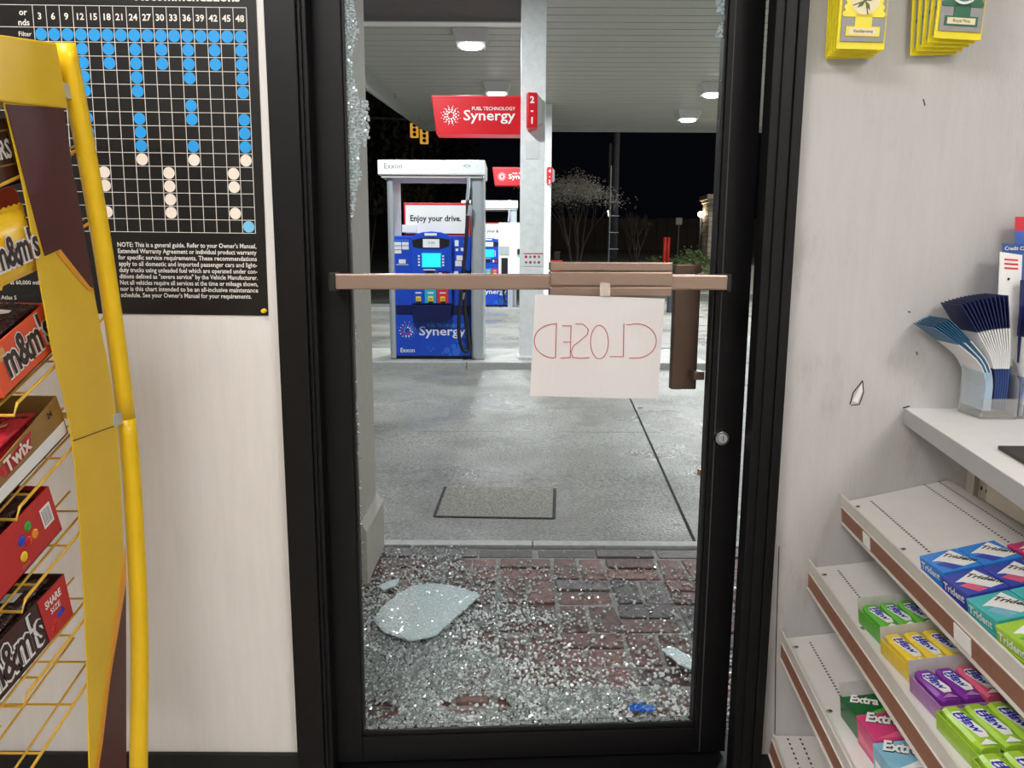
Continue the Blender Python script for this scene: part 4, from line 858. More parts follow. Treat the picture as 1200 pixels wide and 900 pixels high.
sheet('glass_sheet', 'oblong slab of crazed glass on the bricks by the lock stile', [(775, 765), (786, 760), (806, 771), (818, 782), (816, 790), (800, 784)], 0, .006)
sheet('glass_sheet', 'small slab of crazed glass between the post and the big sheet', [(442, 690), (455, 684), (468, 681), (465, 688), (450, 695)], 0, .006)
for i, (x, y) in enumerate(((545, 772), (562, 731), (470, 746), (812, 797), (655, 821), (793, 727), (700, 729), (770, 800), (628, 745), (585, 700))):
    p = atz(x, y, -.010); t = thing('glass_chunk', 'thumb-sized chunk of clear glass lying loose on the bricks', 'broken glass', p, group='loose glass chunks'); b = MB()
    for q in range(4): crumb(b, Vector((q*.006-.009, rnd.uniform(-.004, .004), .004)), .0065, .8)
    b.build('chunk', 'glass_crumb', t)
# blue scrap
p = atz(752, 834, -.012); t = thing('plastic_scrap', 'small crumpled blue plastic scrap lying among the glass by the rail', 'litter', p); b = MB(); k = 10
for i in range(k):
    for j in range(5):
        a_ = i/(k-1); c_ = j/4; b.v.append(((a_-.5)*.072, (c_-.5)*.052*(1-1.1*abs(a_-.5))+rnd.uniform(-.005, .005), .006+.020*abs(mnoise.noise(Vector((a_*4, c_*3, .3))))+rnd.uniform(0, .006)))
for i in range(k-1):
    for j in range(4): q = i*5+j; b.f.append((q, q+5, q+6, q+1))
o = b.build('scrap', 'blue_plastic', t, fix=False); sm = o.modifiers.new('thickness', 'SOLIDIFY'); sm.thickness = .0015
# dry leaf
p = atground(817, 557, .002); t = thing('dry_leaf', 'dry reddish brown leaf lying on the concrete slab', 'leaf', (p.x, p.y, gz(p.y)+.004), (0, 0, .6))
b = MB(); L_ = [(0, 0), (.035, .030), (.05, .010), (.085, .022), (.07, .0), (.09, -.02), (.045, -.012), (.03, -.03)]
b.prism([Vector((x, y, .008*math.sin(x*60)+.01*abs(y)/.03)) for x, y in L_], (0, 0, .0015)); b.build('blade', 'dry_leaf', t); MB().tube([(0, 0, .004), (-.03, .004, .010)], .0015, 6).build('stalk', 'dry_leaf', t)

# ------------------------------------------------------------------ PUMP ISLANDS
def island(Y0, Y1, x0, x1, label):
    t = struct(thing('pump_island', label, 'kerb', ((x0+x1)/2, Y0, gz(Y0)))); zb, zt = gz(Y0)-.05, gz(Y0)+.075
    wpart(MB().box(x0+.03, x1-.03, Y0+.03, Y1-.03, zb, zt-.002), 'island_slab', 'island_concrete', t); n = 4
    for i in range(n):
        a_ = x0+(x1-x0)*i/n; wpart(MB().box(a_, a_+(x1-x0)/n-.006, Y0, Y0+.05, zb, zt), 'kerb_face', 'concrete_pale', t, .012)
    wpart(MB().box(x0, x1, Y1-.05, Y1, zb, zt), 'kerb_face', 'concrete_pale', t, .01); return zt
Y1_ = atground(540, 432).y; PUMP_Y = Y1_+.22
Z1 = island(Y1_, Y1_+1.25, -3.2, 2.2, 'pale concrete kerbed island under the nearer fuel pump')
Y2_ = 15.75; Z2 = island(Y2_, Y2_+1.25, -3.6, 2.6, 'pale concrete kerbed island under the farther fuel pump')
SX, SZ = .00952, .0092
def px_(p): return (p-511.5)*SX
def pz_(p): return (420-p)*SZ
def burst(parent, cx, cz, r, y, cols, n=46, seed=1):
    rr = random.Random(seed)
    for ring, (rad, k, ds) in enumerate(((.40, 9, .11), (.66, 12, .11), (.90, 14, .075), (1.08, 12, .045))):
        for i in range(k):
            a_ = 2*math.pi*(i+.5*(ring % 2))/k; rad2 = rad*(1+rr.uniform(-.04, .06)); b = MB(); b.disc((cx+r*rad2*math.cos(a_), y, cz+r*rad2*math.sin(a_)), (1, 0, 0), (0, 0, 1), r*ds, 6)
            b.build('logo_dot', cols[(i*3//k+ring) % len(cols)], parent, fix=False)
def make_pump():
    t = thing('fuel_pump', 'blue fuel pump with white header standing nearest the shop', 'fuel pump')
    D = .55
    MB().box(-.50, .47, .02, D-.02, 0, .06).build('base', 'pump_black', t, .004)
    for a_, b_ in ((px_(457), px_(464.5)), (px_(553), px_(568))):
        c = MB().box(a_, b_, -.03, D+.03, .0, pz_(199)).build('side_column', 'silver', t, .03)
    h = MB().box(px_(448), px_(570), -.08, D+.08, pz_(201), pz_(184)).build('header', 'bright_white', t, .012)
    MB().box(px_(452), px_(566), -.06, D+.06, pz_(204), pz_(201)).build('header_soffit', 'lamp_box', t)
    text('Exxon', 'logo', 'sign_grey', Matrix.Translation((px_(455), -.0815, pz_(194))) @ AX, .055, None, h, 'LEFT', .0)
    text('<>', 'logo', 'sign_grey', Matrix.Translation((px_(545), -.0815, pz_(193.5))) @ AX, .05, None, h, 'LEFT', 0)
    for a_ in (466, 549): MB().box(px_(a_), px_(a_)+.05, .1, .16, pz_(184), pz_(181.5)).build('lifting_lug', 'silver', h)
    s = MB().box(px_(475), px_(552), .06, .16, pz_(272), pz_(232)).build('sign_frame', 'pump_red', t, .006)
    MB().box(px_(477), px_(549), .050, .060, pz_(268), pz_(235)).build('sign_face', 'sign_white', s)
    text('Enjoy your drive.', 'lettering', 'ink_black', Matrix.Translation((px_(482.5), .0485, pz_(253.5))) @ AX, .062, px_(541.5)-px_(482.5), s, 'LEFT', .022)
    MB().box(px_(473), px_(490), .03, .06, pz_(267), pz_(258)).build('sticker', 'bright_white', s); 
    # body
    MB().box(px_(462), px_(553), .03, D-.03, .06, pz_(271)).build('body', 'pump_blue', t, .006)
    MB().box(px_(462), px_(484), .0, .03, pz_(355), pz_(272)).build('side_door', 'pump_blue', t, .004)
    cns = MB().prism([Vector((px_(x), -.05, pz_(z))) for x, z in [(484, 352), (531, 352), (531, 274), (527, 270), (519, 267), (508, 266), (497, 267), (489, 270), (484, 274)]], (0, .08, 0)).build('console', 'pump_blue', t, .008)
    MB().prism([Vector((px_(x), -.0505, pz_(z))) for x, z in [(485, 277), (487, 284), (498, 286), (518, 286), (528, 283), (529, 276), (520, 274), (508, 273), (495, 274)]], (0, -.004, 0)).build('display_recess', 'pump_black', cns)
    MB().box(px_(498), px_(517), -.062, -.05, pz_(285), pz_(275)).build('price_display', 'bright_white', cns, .002)
    text('0.00', 'lettering', 'sign_grey', Matrix.Translation((px_(504), -.0625, pz_(281))) @ AX, .03, None, cns)
    MB().box(px_(500), px_(514), -.056, -.05, pz_(271), pz_(268)).build('label', 'label_white', cns)
    MB().box(px_(496), px_(519), -.054, -.05, pz_(309), pz_(291)).build('screen_bezel', 'pump_teal', cns); MB().box(px_(497), px_(518), -.057, -.054, pz_(308), pz_(292)).build('screen', 'pump_cyan', cns)
    for a_ in (492, 520):
        for k in range(4): MB().box(px_(a_), px_(a_+2.2), -.058, -.05, pz_(296+k*3.6), pz_(294+k*3.6)).build('soft_key', 'bright_white', cns)
    MB().box(px_(498), px_(512), -.056, -.05, pz_(311.8), pz_(310.6)).build('label', 'label_white', cns)
    MB().box(px_(501), px_(511), -.055, -.05, pz_(320), pz_(313)).build('card_slot', 'pump_black', cns); MB().box(px_(515), px_(528), -.060, -.05, pz_(321), pz_(313)).build('card_reader', 'pump_navy', cns, .003)
    MB().box(px_(516), px_(519.5), -.062, -.06, pz_(320), pz_(314.5)).build('reader_light', 'bright_white', cns); MB().box(px_(522), px_(525), -.062, -.06, pz_(320), pz_(315)).build('reader_logo', 'pump_red', cns)
    for (xx, zz) in [(532, 275), (532, 286), (541, 276), (541, 286)]: pass
    for (a_, b_, c_, d_, m) in ((534, 538.5, 283, 276, 'bright_white'), (535, 538, 289, 286, 'bright_white'), (541, 545, 289, 285, 'bright_white'), (536, 543, 300, 294, 'bright_white'), (534.5, 542, 307, 300.5, 'label_white'), (532.5, 538, 321, 313, 'label_white'), (544, 547, 279, 277, 'pump_sky')):
        MB().box(px_(a_), px_(b_), .025, .03, pz_(c_), pz_(d_)).build('sticker', m, t)
    for i in range(2):
        for j in range(3):
            if not (i == 1 and j == 2): MB().box(px_(464.5+i*8.6), px_(472.2+i*8.6), -.004, 0, pz_(282.5+j*4.8), pz_(278.5+j*4.8)).build('sticker', 'label_white', t)
    MB().box(px_(464.5), px_(481), -.004, 0, pz_(276.8), pz_(276)).build('sticker', 'pump_sky', t)
    MB().box(px_(469), px_(477), -.004, 0, pz_(304), pz_(299)).build('sticker', 'label_white', t); MB().box(px_(466), px_(480), -.004, 0, pz_(305.8), pz_(305)).build('sticker', 'label_white', t)
    for k, (m, m2) in enumerate((('pump_blue', 'pump_yellow'), ('pump_teal', 'pump_yellow'), ('pump_red', 'pump_yellow'))):
        a_ = 485+k*14.2; gp = MB().box(px_(a_), px_(a_+13.4), -.060, -.05, pz_(351), pz_(334)).build('grade_panel', m, t, .003)
        MB().box(px_(a_+4), px_(a_+10), -.072, -.06, pz_(349), pz_(343)).build('grade_button', m2, gp, .006); MB().box(px_(a_+4.5), px_(a_+9.5), -.066, -.06, pz_(351), pz_(349)).build('grade_label', 'pump_black', gp)
        text(('87', '89', '93')[k], 'lettering', 'ink_black', Matrix.Translation((px_(a_+7), -.0725, pz_(347.5))) @ AX, .022, None, gp, 'CENTER'); MB().box(px_(a_+3.5), px_(a_+10.5), -.0615, -.06, pz_(339.5), pz_(338)).build('grade_label', 'label_white', gp)
    MB().box(px_(462), px_(553), .0, .03, pz_(366), pz_(354)).build('recess', 'pump_navy', t)
    MB().prism([Vector((px_(x), -.055, pz_(z))) for x, z in [(483, 353), (485, 370), (490, 374), (524, 374), (529, 370), (531, 353)]], (0, .08, 0)).build('receipt_tray', 'pump_navy', t, .006)
    ld = MB().box(px_(463), px_(552), -.005, .03, pz_(416), pz_(366)).build('lower_door', 'pump_blue', t, .004)
    MB().prism([Vector((px_(x), -.056, pz_(z))) for x, z in [(484, 366), (486, 371), (528, 371), (530, 366)]], (0, .05, 0)).build('tray_lip', 'pump_navy', t)
    yl = -.0062
    burst(ld, px_(477.5), pz_(385), .092, yl, ['bright_white', 'pump_sky', 'pump_red'])
    text('Synergy', 'logo', 'bright_white', Matrix.Translation((px_(491.5), yl, pz_(390.5))) @ AX, .098, px_(546.5)-px_(491.5), ld, 'LEFT', .014)
    text('FUEL TECHNOLOGY', 'lettering', 'pump_sky', Matrix.Translation((px_(501), yl, pz_(380.5))) @ AX, .036, px_(545)-px_(501), ld, 'LEFT', .02)
    text('Exxon', 'logo', 'bright_white', Matrix.Translation((px_(469), yl, pz_(411.5))) @ AX, .048, px_(486)-px_(469), ld, 'LEFT', .02)
    rr = random.Random(4)
    for (x, z, r_) in ((524, 409, .035), (532, 404, .03), (535, 411, .045), (542, 404, .05), (538, 397, .028), (528, 414, .02), (546, 412, .03), (505, 410, .012), (502, 406, .010), (508, 407, .012), (545, 392, .02), (519, 412, .016)):
        b = MB(); b.disc((px_(x), yl+.0008, pz_(z)), (1, 0, 0), (0, 0, 1), r_, 14); b.build('printed_circle', 'pump_circle', ld, fix=False)
    # hose and nozzle
    MB().box(px_(541), px_(552), -.05, .03, pz_(332), pz_(312)).build('nozzle_boot', 'pump_black', t, .01)
    MB().tube([Vector((px_(551), -.05, pz_(202))), Vector((px_(551), -.07, pz_(215))), Vector((px_(549.5), -.09, pz_(232)))], .02, 10).build('hose_swivel', 'silver', t)
    MB().tube([Vector((px_(552), -.08, pz_(236))), Vector((px_(551), -.09, pz_(248)))], .034, 10).build('hose_clamp', 'silver', t)
    hp = spline([(px_(550), -.09, pz_(230)), (px_(549.5), -.10, pz_(255)), (px_(547), -.11, pz_(290)), (px_(543), -.13, pz_(330)), (px_(540), -.15, pz_(365)), (px_(539.5), -.15, pz_(388)), (px_(543), -.14, pz_(405)), (px_(548), -.13, pz_(409)), (px_(551), -.12, pz_(403)), (px_(549), -.11, pz_(385)), (px_(546.5), -.10, pz_(362)), (px_(546), -.09, pz_(345)), (px_(546.5), -.07, pz_(330))], 5)
    MB().tube(hp, .021, 9).build('hose', 'hose', t, smooth=True)
    nz = MB().tube([Vector((px_(546.5), -.07, pz_(334))), Vector((px_(546.5), -.085, pz_(318))), Vector((px_(546), -.03, pz_(311)))], [.026, .034, .02], 10).build('nozzle', 'pump_black', t)
    MB().tube([Vector((px_(543.5), -.1, pz_(346))), Vector((px_(544.5), -.1, pz_(338)))], .022, 8).build('hose_breakaway', 'silver', t)
    return t
pump = make_pump(); p = aty(511.5, 420, PUMP_Y); pump.location = (p.x, PUMP_Y, Z1)
pump2 = copy_tree(pump); pump2['label'] = 'partly hidden blue fuel pump on the farther island'
p2 = aty(606, 300, Y2_+.42); pump2.location = (p2.x-px_(569), Y2_+.42, Z2)
for o in (pump, pump2): o['group'] = 'fuel pumps'
# ------------------------------------------------------------------ canopy columns, signs
SOF = 4.30
def canopy_column(Y, x0, x1, z0, label):
    t = struct(thing('canopy_column', label, 'column', ((x0+x1)/2, Y, z0)))
    wpart(MB().box(x0, x1, Y, Y+(x1-x0), z0, SOF), 'shaft', 'column_white', t, .008)
    wpart(MB().box(x0-.012, x1+.012, Y-.012, Y+(x1-x0)+.012, z0, z0+.03), 'base_plate', 'column_white', t, .004); return t
cy = PUMP_Y+.05; cx0, cx1 = aty(609.5, 250, cy).x, aty(638, 250, cy).x
col1 = canopy_column(cy, cx0, cx1, Z1, 'white square steel canopy column beside the nearer pump')
cy2 = Y2_+.35; c2 = aty(645.5, 250, cy2).x
col2 = canopy_column(cy2, c2-.29, c2, Z2, 'white square steel canopy column behind the nearer one')
def cpatch(col, pix, Y, m, name='sticker', th=-.003): return wpart(MB().prism([aty(x, y, Y) for x, y in pix], (0, th, 0)), name, m, col)
cpatch(col1, [(614, 312), (636, 312), (636, 294), (614, 294)], cy-.001, 'bright_white', 'notice')
for i in range(4):
    for j in range(2):
        q = aty(616.5+i*5, 301+j*6.5, cy-.0045); b = MB(); b.disc(q, (1, 0, 0), (0, 0, 1), .016, 8); wpart(b, 'notice_icon', 'sign_grey' if (i+j) % 2 else 'leaf_red', col1, fix=False)
cpatch(col1, [(616, 186), (632, 186), (632, 165), (616, 165)], cy-.001, 'white_paint', 'access_plate')
cpatch(col1, [(614, 297.5), (636, 297.5), (636, 296.7), (614, 296.7)], cy-.0045, 'leaf_red', 'notice_line')
def brand_sign(x0, x1, z0, z1, Y, label):
    t = thing('brand_sign', label, 'sign', ((x0+x1)/2, Y, z0), group='red brand signs'); W_, H_ = x1-x0, z1-z0; D = .28
    MB().hexa([Vector(v) for v in ((-W_/2+.05, 0, 0), (W_/2, 0, 0), (W_/2, D, 0), (-W_/2+.05, D, 0), (-W_/2, 0, H_), (W_/2, 0, H_), (W_/2, D, H_), (-W_/2, D, H_))]).build('sign_box', 'sign_red', t, .006)
    MB().box(-W_/2+.01, W_/2, -.004, 0, H_-.025, H_-.005).build('top_trim', 'pump_red', t)
    burst(t, -W_/2+W_*.215, H_*.48, H_*.23, -.006, ['sign_white'])
    text('Synergy', 'logo', 'sign_white', Matrix.Translation((-W_/2+W_*.36, -.006, H_*.36)) @ AX, H_*.26, W_*.58, t, 'LEFT', .012)
    text('FUEL TECHNOLOGY', 'lettering', 'sign_white', Matrix.Translation((-W_/2+W_*.455, -.006, H_*.62)) @ AX, H_*.085, W_*.485, t, 'LEFT', .012)
    return t
sy = cy+.02
a_, b_ = aty(506, 157, sy), aty(610.5, 112, sy); brand_sign(a_.x, cx0, a_.z, b_.z, sy, 'red sign with starburst and white lettering on the nearer column')
sy2 = cy2+.02
a_, b_ = aty(577, 217, sy2), aty(610, 196, sy2); sc = (a_.x, c2-.29); brand_sign(sc[0], sc[1], a_.z, b_.z, sy2, 'red sign partly hidden behind the nearer canopy column')
def flag(col_x, Y, z0, z1, label, txt, w_=.115):
    t = thing('number_sign', label, 'sign', (col_x, Y, z0), group='red number signs'); H_ = z1-z0
    MB().box(0, w_, -.16, -.001, 0, H_).build('sign_box', 'sign_red', t, .02); MB().prism([Vector((w_, -.15, .02)), Vector((w_+.05, -.08, .06)), Vector((w_+.05, -.08, H_-.06)), Vector((w_, -.15, H_-.02))], (0, .075, 0)).build('side_face', 'sign_grey', t)
    for k, c in enumerate(txt): text(c, 'lettering', 'sign_white', Matrix.Translation((w_/2, -.1615, H_-.11-k*.105)) @ AX, .065, None, t, 'CENTER', .03)
a_, b_ = aty(617, 150, cy-.15), aty(629, 108, cy-.15); flag(a_.x, cy, a_.z, b_.z, 'red pump number sign reading 2-1 on the nearer column', '2-1')
a_, b_ = aty(637, 215, cy2-.1), aty(645, 196, cy2-.1); flag(c2-.10, cy2, a_.z, b_.z, 'red pump number sign on the column behind', '4-3')
# white cabinet by the farther pump, waste bin, red bucket
t = thing('squeegee_station', 'white service cabinet standing beside the farther fuel pump', 'cabinet', (aty(598, 300, 15.8).x, 15.82, Z2))
a_, b_ = aty(584, 322, 15.8), aty(612, 261, 15.8); zb = a_.z-Z2; zt = b_.z-Z2; hw = (b_.x-a_.x)/2
MB().box(-hw, hw, -.05, .03, zb, zt).build('panel', 'white_paint', t, .01); MB().box(-.05, .05, -.04, .04, 0, zb).build('post', 'silver', t, .004); MB().box(-.18, .18, -.06, .05, 0, .02).build('foot', 'silver', t)
MB().box(-hw+.02, -.02, -.06, -.05, zb+.40, zb+.58).build('dispenser', 'silver', t, .004); MB().box(hw-.1, hw+.02, -.09, -.05, zb+.42, zb+.52).build('latch', 'pump_black', t, .004)
MB().box(-hw+.06, -.05, -.075, -.05, zb+.02, zb+.34).build('paper_towel_slot', 'pump_black', t, .004)
p = atground(789, 366); t = thing('waste_bin', 'dark grey square waste bin on the far forecourt behind the push pad', 'bin', (p.x, p.y, gz(p.y)))
MB().box(-.12, .12, -.12, .12, 0, .62).build('body', 'bin_grey', t, .01); MB().box(-.135, .135, -.135, .135, .60, .72).build('lid', 'bin_grey', t, .02); MB().box(-.08, .08, -.14, -.13, .63, .69).build('flap', 'pump_black', t)
p = aty(649, 305, 17.5); t = thing('service_bucket', 'red bucket with black top beside the far canopy column', 'bucket', (p.x+.06, 17.5, gz(17.5)))
hb_ = p.z-gz(17.5); MB().box(-.13, .13, -.1, .1, 0, hb_).build('stand', 'bollard_red', t, .02); MB().box(-.06, .07, -.05, .05, hb_, hb_+.2).build('top', 'pump_black', t, .02)

# ------------------------------------------------------------------ CANOPY
cn = struct(thing('canopy', 'ribbed grey canopy ceiling over the pumps', 'canopy', (4, 12, SOF)))
FARY, NEARY = 18.9, 6.2
cl = lambda y: -2.40+(y-12.4)*.05
n = int((FARY-NEARY)/.30); bmh = MB()
L_ = 13.5
pm = MB().hexa([Vector(v) for v in ((0, 0, 0), (L_, 0, 0), (L_, .278, 0), (0, .278, 0), (0, 0, .03), (L_, 0, .03), (L_, .278, .03), (0, .278, .03))]).mesh('soffit_panel', bevel=.008)
pm.materials.append(MATS['soffit'])
for i in range(n):
    y = NEARY+i*.30; o = link('soffit_panel', pm, None, cn); o.location = Vector((cl(y), y, SOF))-cn.location
wpart(MB().prism([Vector((cl(NEARY), NEARY, SOF+.018)), Vector((11, NEARY, SOF+.018)), Vector((11, FARY, SOF+.018)), Vector((cl(FARY), FARY, SOF+.018))], (0, 0, .05)), 'roof_deck', 'soffit', cn)
f = wpart(MB().prism([Vector((cl(NEARY), NEARY, SOF-.66)), Vector((cl(FARY), FARY, SOF-.10)), Vector((cl(FARY), FARY, SOF+.5)), Vector((cl(NEARY), NEARY, SOF+.5))], (-.06, 0, 0)), 'fascia', 'fascia_in', cn)
wpart(MB().box(cl(FARY), 11.2, FARY, FARY+.06, SOF-.11, SOF+.5), 'fascia', 'fascia_in', cn); wpart(MB().box(-2.7, 11, NEARY-.06, NEARY, SOF-.02, SOF+.5), 'fascia', 'fascia_in', cn)
for k in range(5):
    y = 7.4+k*2.6; wpart(MB().box(cl(y), cl(y)+.03, y, y+.05, SOF-.09, SOF), 'fascia_rib', 'fascia_in', cn)
bx1 = cx1-.02; by = 9.75
wb = aty(500, 28, by).z
bmO = wpart(MB().box(-2.62, bx1, by, by+.04, wb+.012, SOF), 'beam_web', 'beam_shade_grey', cn); wpart(MB().box(-2.62, bx1, by-.05, by+.10, wb, wb+.014), 'beam_flange', 'white_paint', cn)  # shadow on the web and light on the flange put into their colours
wpart(MB().box(cx0+.02, cx1-.02, cy+.05, by+.02, SOF-.12, SOF), 'beam_stub', 'beam_shade_grey', cn)
LAMPS = []
for nm, (x, y) in dict(a=(552, 56), b=(582, 112), c=(835, 113), d=(806, 142)).items():
    dd = ray(x, y); z = SOF-.20; k = (z-CAM_H)/dd.z; LAMPS.append((EYE+dd*k, nm))
extra = [(-1.3, 6.75), (3.9, 7.2), (3.9, 11.4), (8.2, 9.0), (8.2, 14.0), (8.2, 17.6)]  # unseen lamps; first set to light pump fronts, last added to light road
for i, (P, nm) in enumerate([(p, n_) for p, n_ in LAMPS]+[(Vector((x, y, SOF-.20)), 'e') for x, y in extra]):
    lab = {'a': 'lit square canopy lamp beside the nearer column', 'b': 'canopy lamp half hidden above the red sign', 'c': 'lit canopy lamp close to the lock stile, second from the far edge', 'd': 'lit canopy lamp closest to the far canopy edge', 'e': 'square canopy lamp over the forecourt outside the view'}[nm]
    t = thing('canopy_lamp', lab, 'lamp', (P.x, P.y, SOF), group='canopy lamps')
    MB().hexa([Vector(v) for v in ((-.20, -.20, -.17), (.20, -.20, -.17), (.20, .20, -.17), (-.20, .20, -.17), (-.25, -.25, 0), (.25, -.25, 0), (.25, .25, 0), (-.25, .25, 0))]).build('housing', 'lamp_box', t, .01)
    MB().tube([(0, 0, -.17), (0, 0, -.20), (0, 0, -.215)], [.165, .15, .08], 20).build('lens', 'lamp_lens', t)
    ldt = bpy.data.lights.new('lamp_light', 'AREA'); ldt.shape = 'DISK'; ldt.size = .32; ldt.energy = CANOPY_W; ldt.color = (.93, .98, 1.0)
    lo = bpy.data.objects.new('lamp_light', ldt); C.objects.link(lo); lo.parent = t; lo.location = (0, 0, -.235)

# ------------------------------------------------------------------ BACKGROUND
def bare_tree(px, py, Y, h, spread, label, seed, twigs=True, trunks=5):
    r = random.Random(seed); base = aty(px, py, Y); base.z = gz(Y)-.05; t = thing('bare_tree', label, 'tree', base); b = MB(); tips = []
    def grow(p, d, l, rad, dep):
        q = p+d*l; b.tube([p, p.lerp(q, .5)+Vector((r.uniform(-.03, .03)*l, r.uniform(-.03, .03)*l, 0)), q], [rad, rad*.8, rad*.62], 5, False)
        if dep == 0: tips.append(q); return
        for k in range(2 if dep > 3 else 3):
            nd = (d+Vector((r.uniform(-1, 1), r.uniform(-1, 1), r.uniform(-.35, .6)))*.55*spread).normalized(); grow(q, nd, l*r.uniform(.62, .82), rad*.52, dep-1)
    for k in range(trunks):
        a_ = 2*math.pi*k/trunks; grow(Vector((.06*math.cos(a_), .06*math.sin(a_), 0)), Vector((.28*spread*math.cos(a_), .28*spread*math.sin(a_), 1)).normalized(), h*.33, .045, 4)
    b.build('branches', 'bark', t, fix=False)
    if twigs:
        c = MB()
        for q in tips:
            for k in range(14):
                s = q+Vector((r.gauss(0, .22), r.gauss(0, .15), r.gauss(0, .12))); c.tube([s, s+Vector((r.uniform(-.1, .1), r.uniform(-.1, .1), r.uniform(-.02, .1)))*.6], .008, 3, False)
        tag(c.build('twigs', 'twig', t, fix=False), kind='stuff')
    return t
bare_tree(674, 290, 24, 3.1, .62, 'bare many-stemmed tree with pale twig tips behind the canopy column', 3)
bare_tree(743, 290, 28, 2.0, .75, 'smaller bare many-stemmed tree right of the utility pole', 8, False)
def shrub(px, py, Y, w_, d_, h_, label, seed, m='leafage', n=1500, ls=.05, trunk=.1):
    r = random.Random(seed); base = aty(px, py, Y); base.z = gz(Y); t = thing('shrub' if h_ < 2.5 else 'tree', label, 'shrub' if h_ < 2.5 else 'tree', base); b = MB()
    for k in range(n):
        th, ph = r.uniform(0, 6.28), math.acos(r.uniform(-.15, 1)); rr = r.uniform(.72, 1.0)*(1+.12*math.sin(5*th+seed)+.1*math.sin(7*ph))
        c = Vector((w_*rr*math.sin(ph)*math.cos(th), d_*rr*math.sin(ph)*math.sin(th), trunk*h_+h_*(1-trunk)*(.12+.88*max(0, rr*math.cos(ph)))))
        x = Vector((r.uniform(-1, 1), r.uniform(-1, 1), r.uniform(-1, 1))).normalized()*ls; y = x.orthogonal().normalized()*ls*.5
        b.poly([c-x, c-y, c+x, c+y])
    tag(b.build('foliage', m, t, fix=False), kind='stuff')
    b = MB()
    for k in range(4): a_ = k*1.57; b.tube([(0, 0, 0), (w_*.25*math.cos(a_), d_*.25*math.sin(a_), h_*.5), (w_*.5*math.cos(a_), d_*.5*math.sin(a_), h_*.75)], [.05, .035, .012], 5)
    b.build('stems', 'bark', t); return t
shrub(735, 305, 22.5, 1.0, .7, .35, 'low mounded green shrub beside the utility pole', 1)
shrub(803, 305, 21.2, .95, .8, .75, 'rounded green shrub behind the outside pull handle', 2)
shrub(812, 300, 24.4, .8, .6, .9, 'clipped dark green shrub at the foot of the stone pillar', 5)
shrub(771, 300, 25.6, .8, .6, .55, 'low dark hedge shrub behind the red bollards', 6)
for k, (px, Y, w_, h_) in enumerate(((433, 27, 2.2, 7.5), (475, 35, 3.0, 8.0), (270, 27, 2.4, 6.5))):
    shrub(px, 320, Y, w_, w_, h_, ('tall dark leafy tree left of the fuel pump beyond the road', 'broad dark leafy tree behind the fuel pump beyond the road', 'dark leafy tree beyond the road behind the porch post')[k], 20+k, 'leafage_dark', 5200, .16, .15)
p = aty(718, 305, 29); up = thing('utility_pole', 'tall dark wooden utility pole beyond the forecourt', 'pole', (p.x, 29, gz(29)))
MB().tube([(0, 0, 0), (0.0, 0, 4), (.03, 0, 9)], [.17, .15, .13], 12).build('shaft', 'pole', up, smooth=True)
MB().box(-.25, -.14, -.08, .08, 2.9, 4.4).build('conduit', 'pole', up, .02); MB().tube([(-.17, -.1, 0), (-.17, -.1, 3.6)], .04, 8).build('cable_guard', 'silver', up)
for z in (.6, 1.2, 1.8, 2.3): MB().box(-.19, .17, -.18, -.1, z, z+.03).build('strap', 'silver', up)
lp = aty(714.5, 250, 31); t = thing('wall_lantern', 'small warm lantern on a post behind the utility pole', 'lamp', (lp.x, 31, gz(31)))
MB().tube([(0, 0, 0), (0, 0, lp.z-gz(31)-.12)], .04, 8).build('post', 'pump_black', t); MB().tube([(0, 0, lp.z-gz(31)-.12), (0, 0, lp.z-gz(31)+.1)], [.05, .09], 8).build('lantern', 'lamp_warm', t)
lp = aty(821.5, 251, 27.5); t = thing('lamp_post', 'bright round lamp on a thin post beside the stone pillar', 'lamp', (lp.x, 27.5, gz(27.5)))
hh = lp.z-gz(27.5); MB().tube([(0, 0, 0), (0, 0, hh-.1)], .035, 8).build('post', 'pole', t); b = MB(); b.tube([(0, 0, hh-.1), (0, 0, hh-.06), (0, 0, hh+.04), (0, 0, hh+.1)], [.03, .10, .11, .04], 12); b.build('globe', 'lamp_warm', t, smooth=True)
pd = bpy.data.lights.new('globe_light', 'POINT'); pd.energy = 60; pd.color = (1, .82, .55); pd.shadow_soft_size = .12; lo = bpy.data.objects.new('globe_light', pd); C.objects.link(lo); lo.parent = t; lo.location = (.05, -.25, hh)
for k, px in enumerate((778.5, 782.5)):
    a_, b_ = aty(px, 300, 23.6+.4*k), aty(px, 278, 23.6+.4*k); t = thing('bollard', 'red painted steel bollard in the planting bed', 'bollard', (a_.x, a_.y, gz(a_.y)), group='red bollards')
    MB().tube([(0, 0, 0), (0, 0, b_.z-gz(a_.y)-.03), (0, 0, b_.z-gz(a_.y))], [.055, .055, .03], 14).build('pipe', 'bollard_red', t, smooth=True); MB().tube([(0, 0, 0), (0, 0, .06)], .09, 12).build('footing', 'concrete_pale', t)
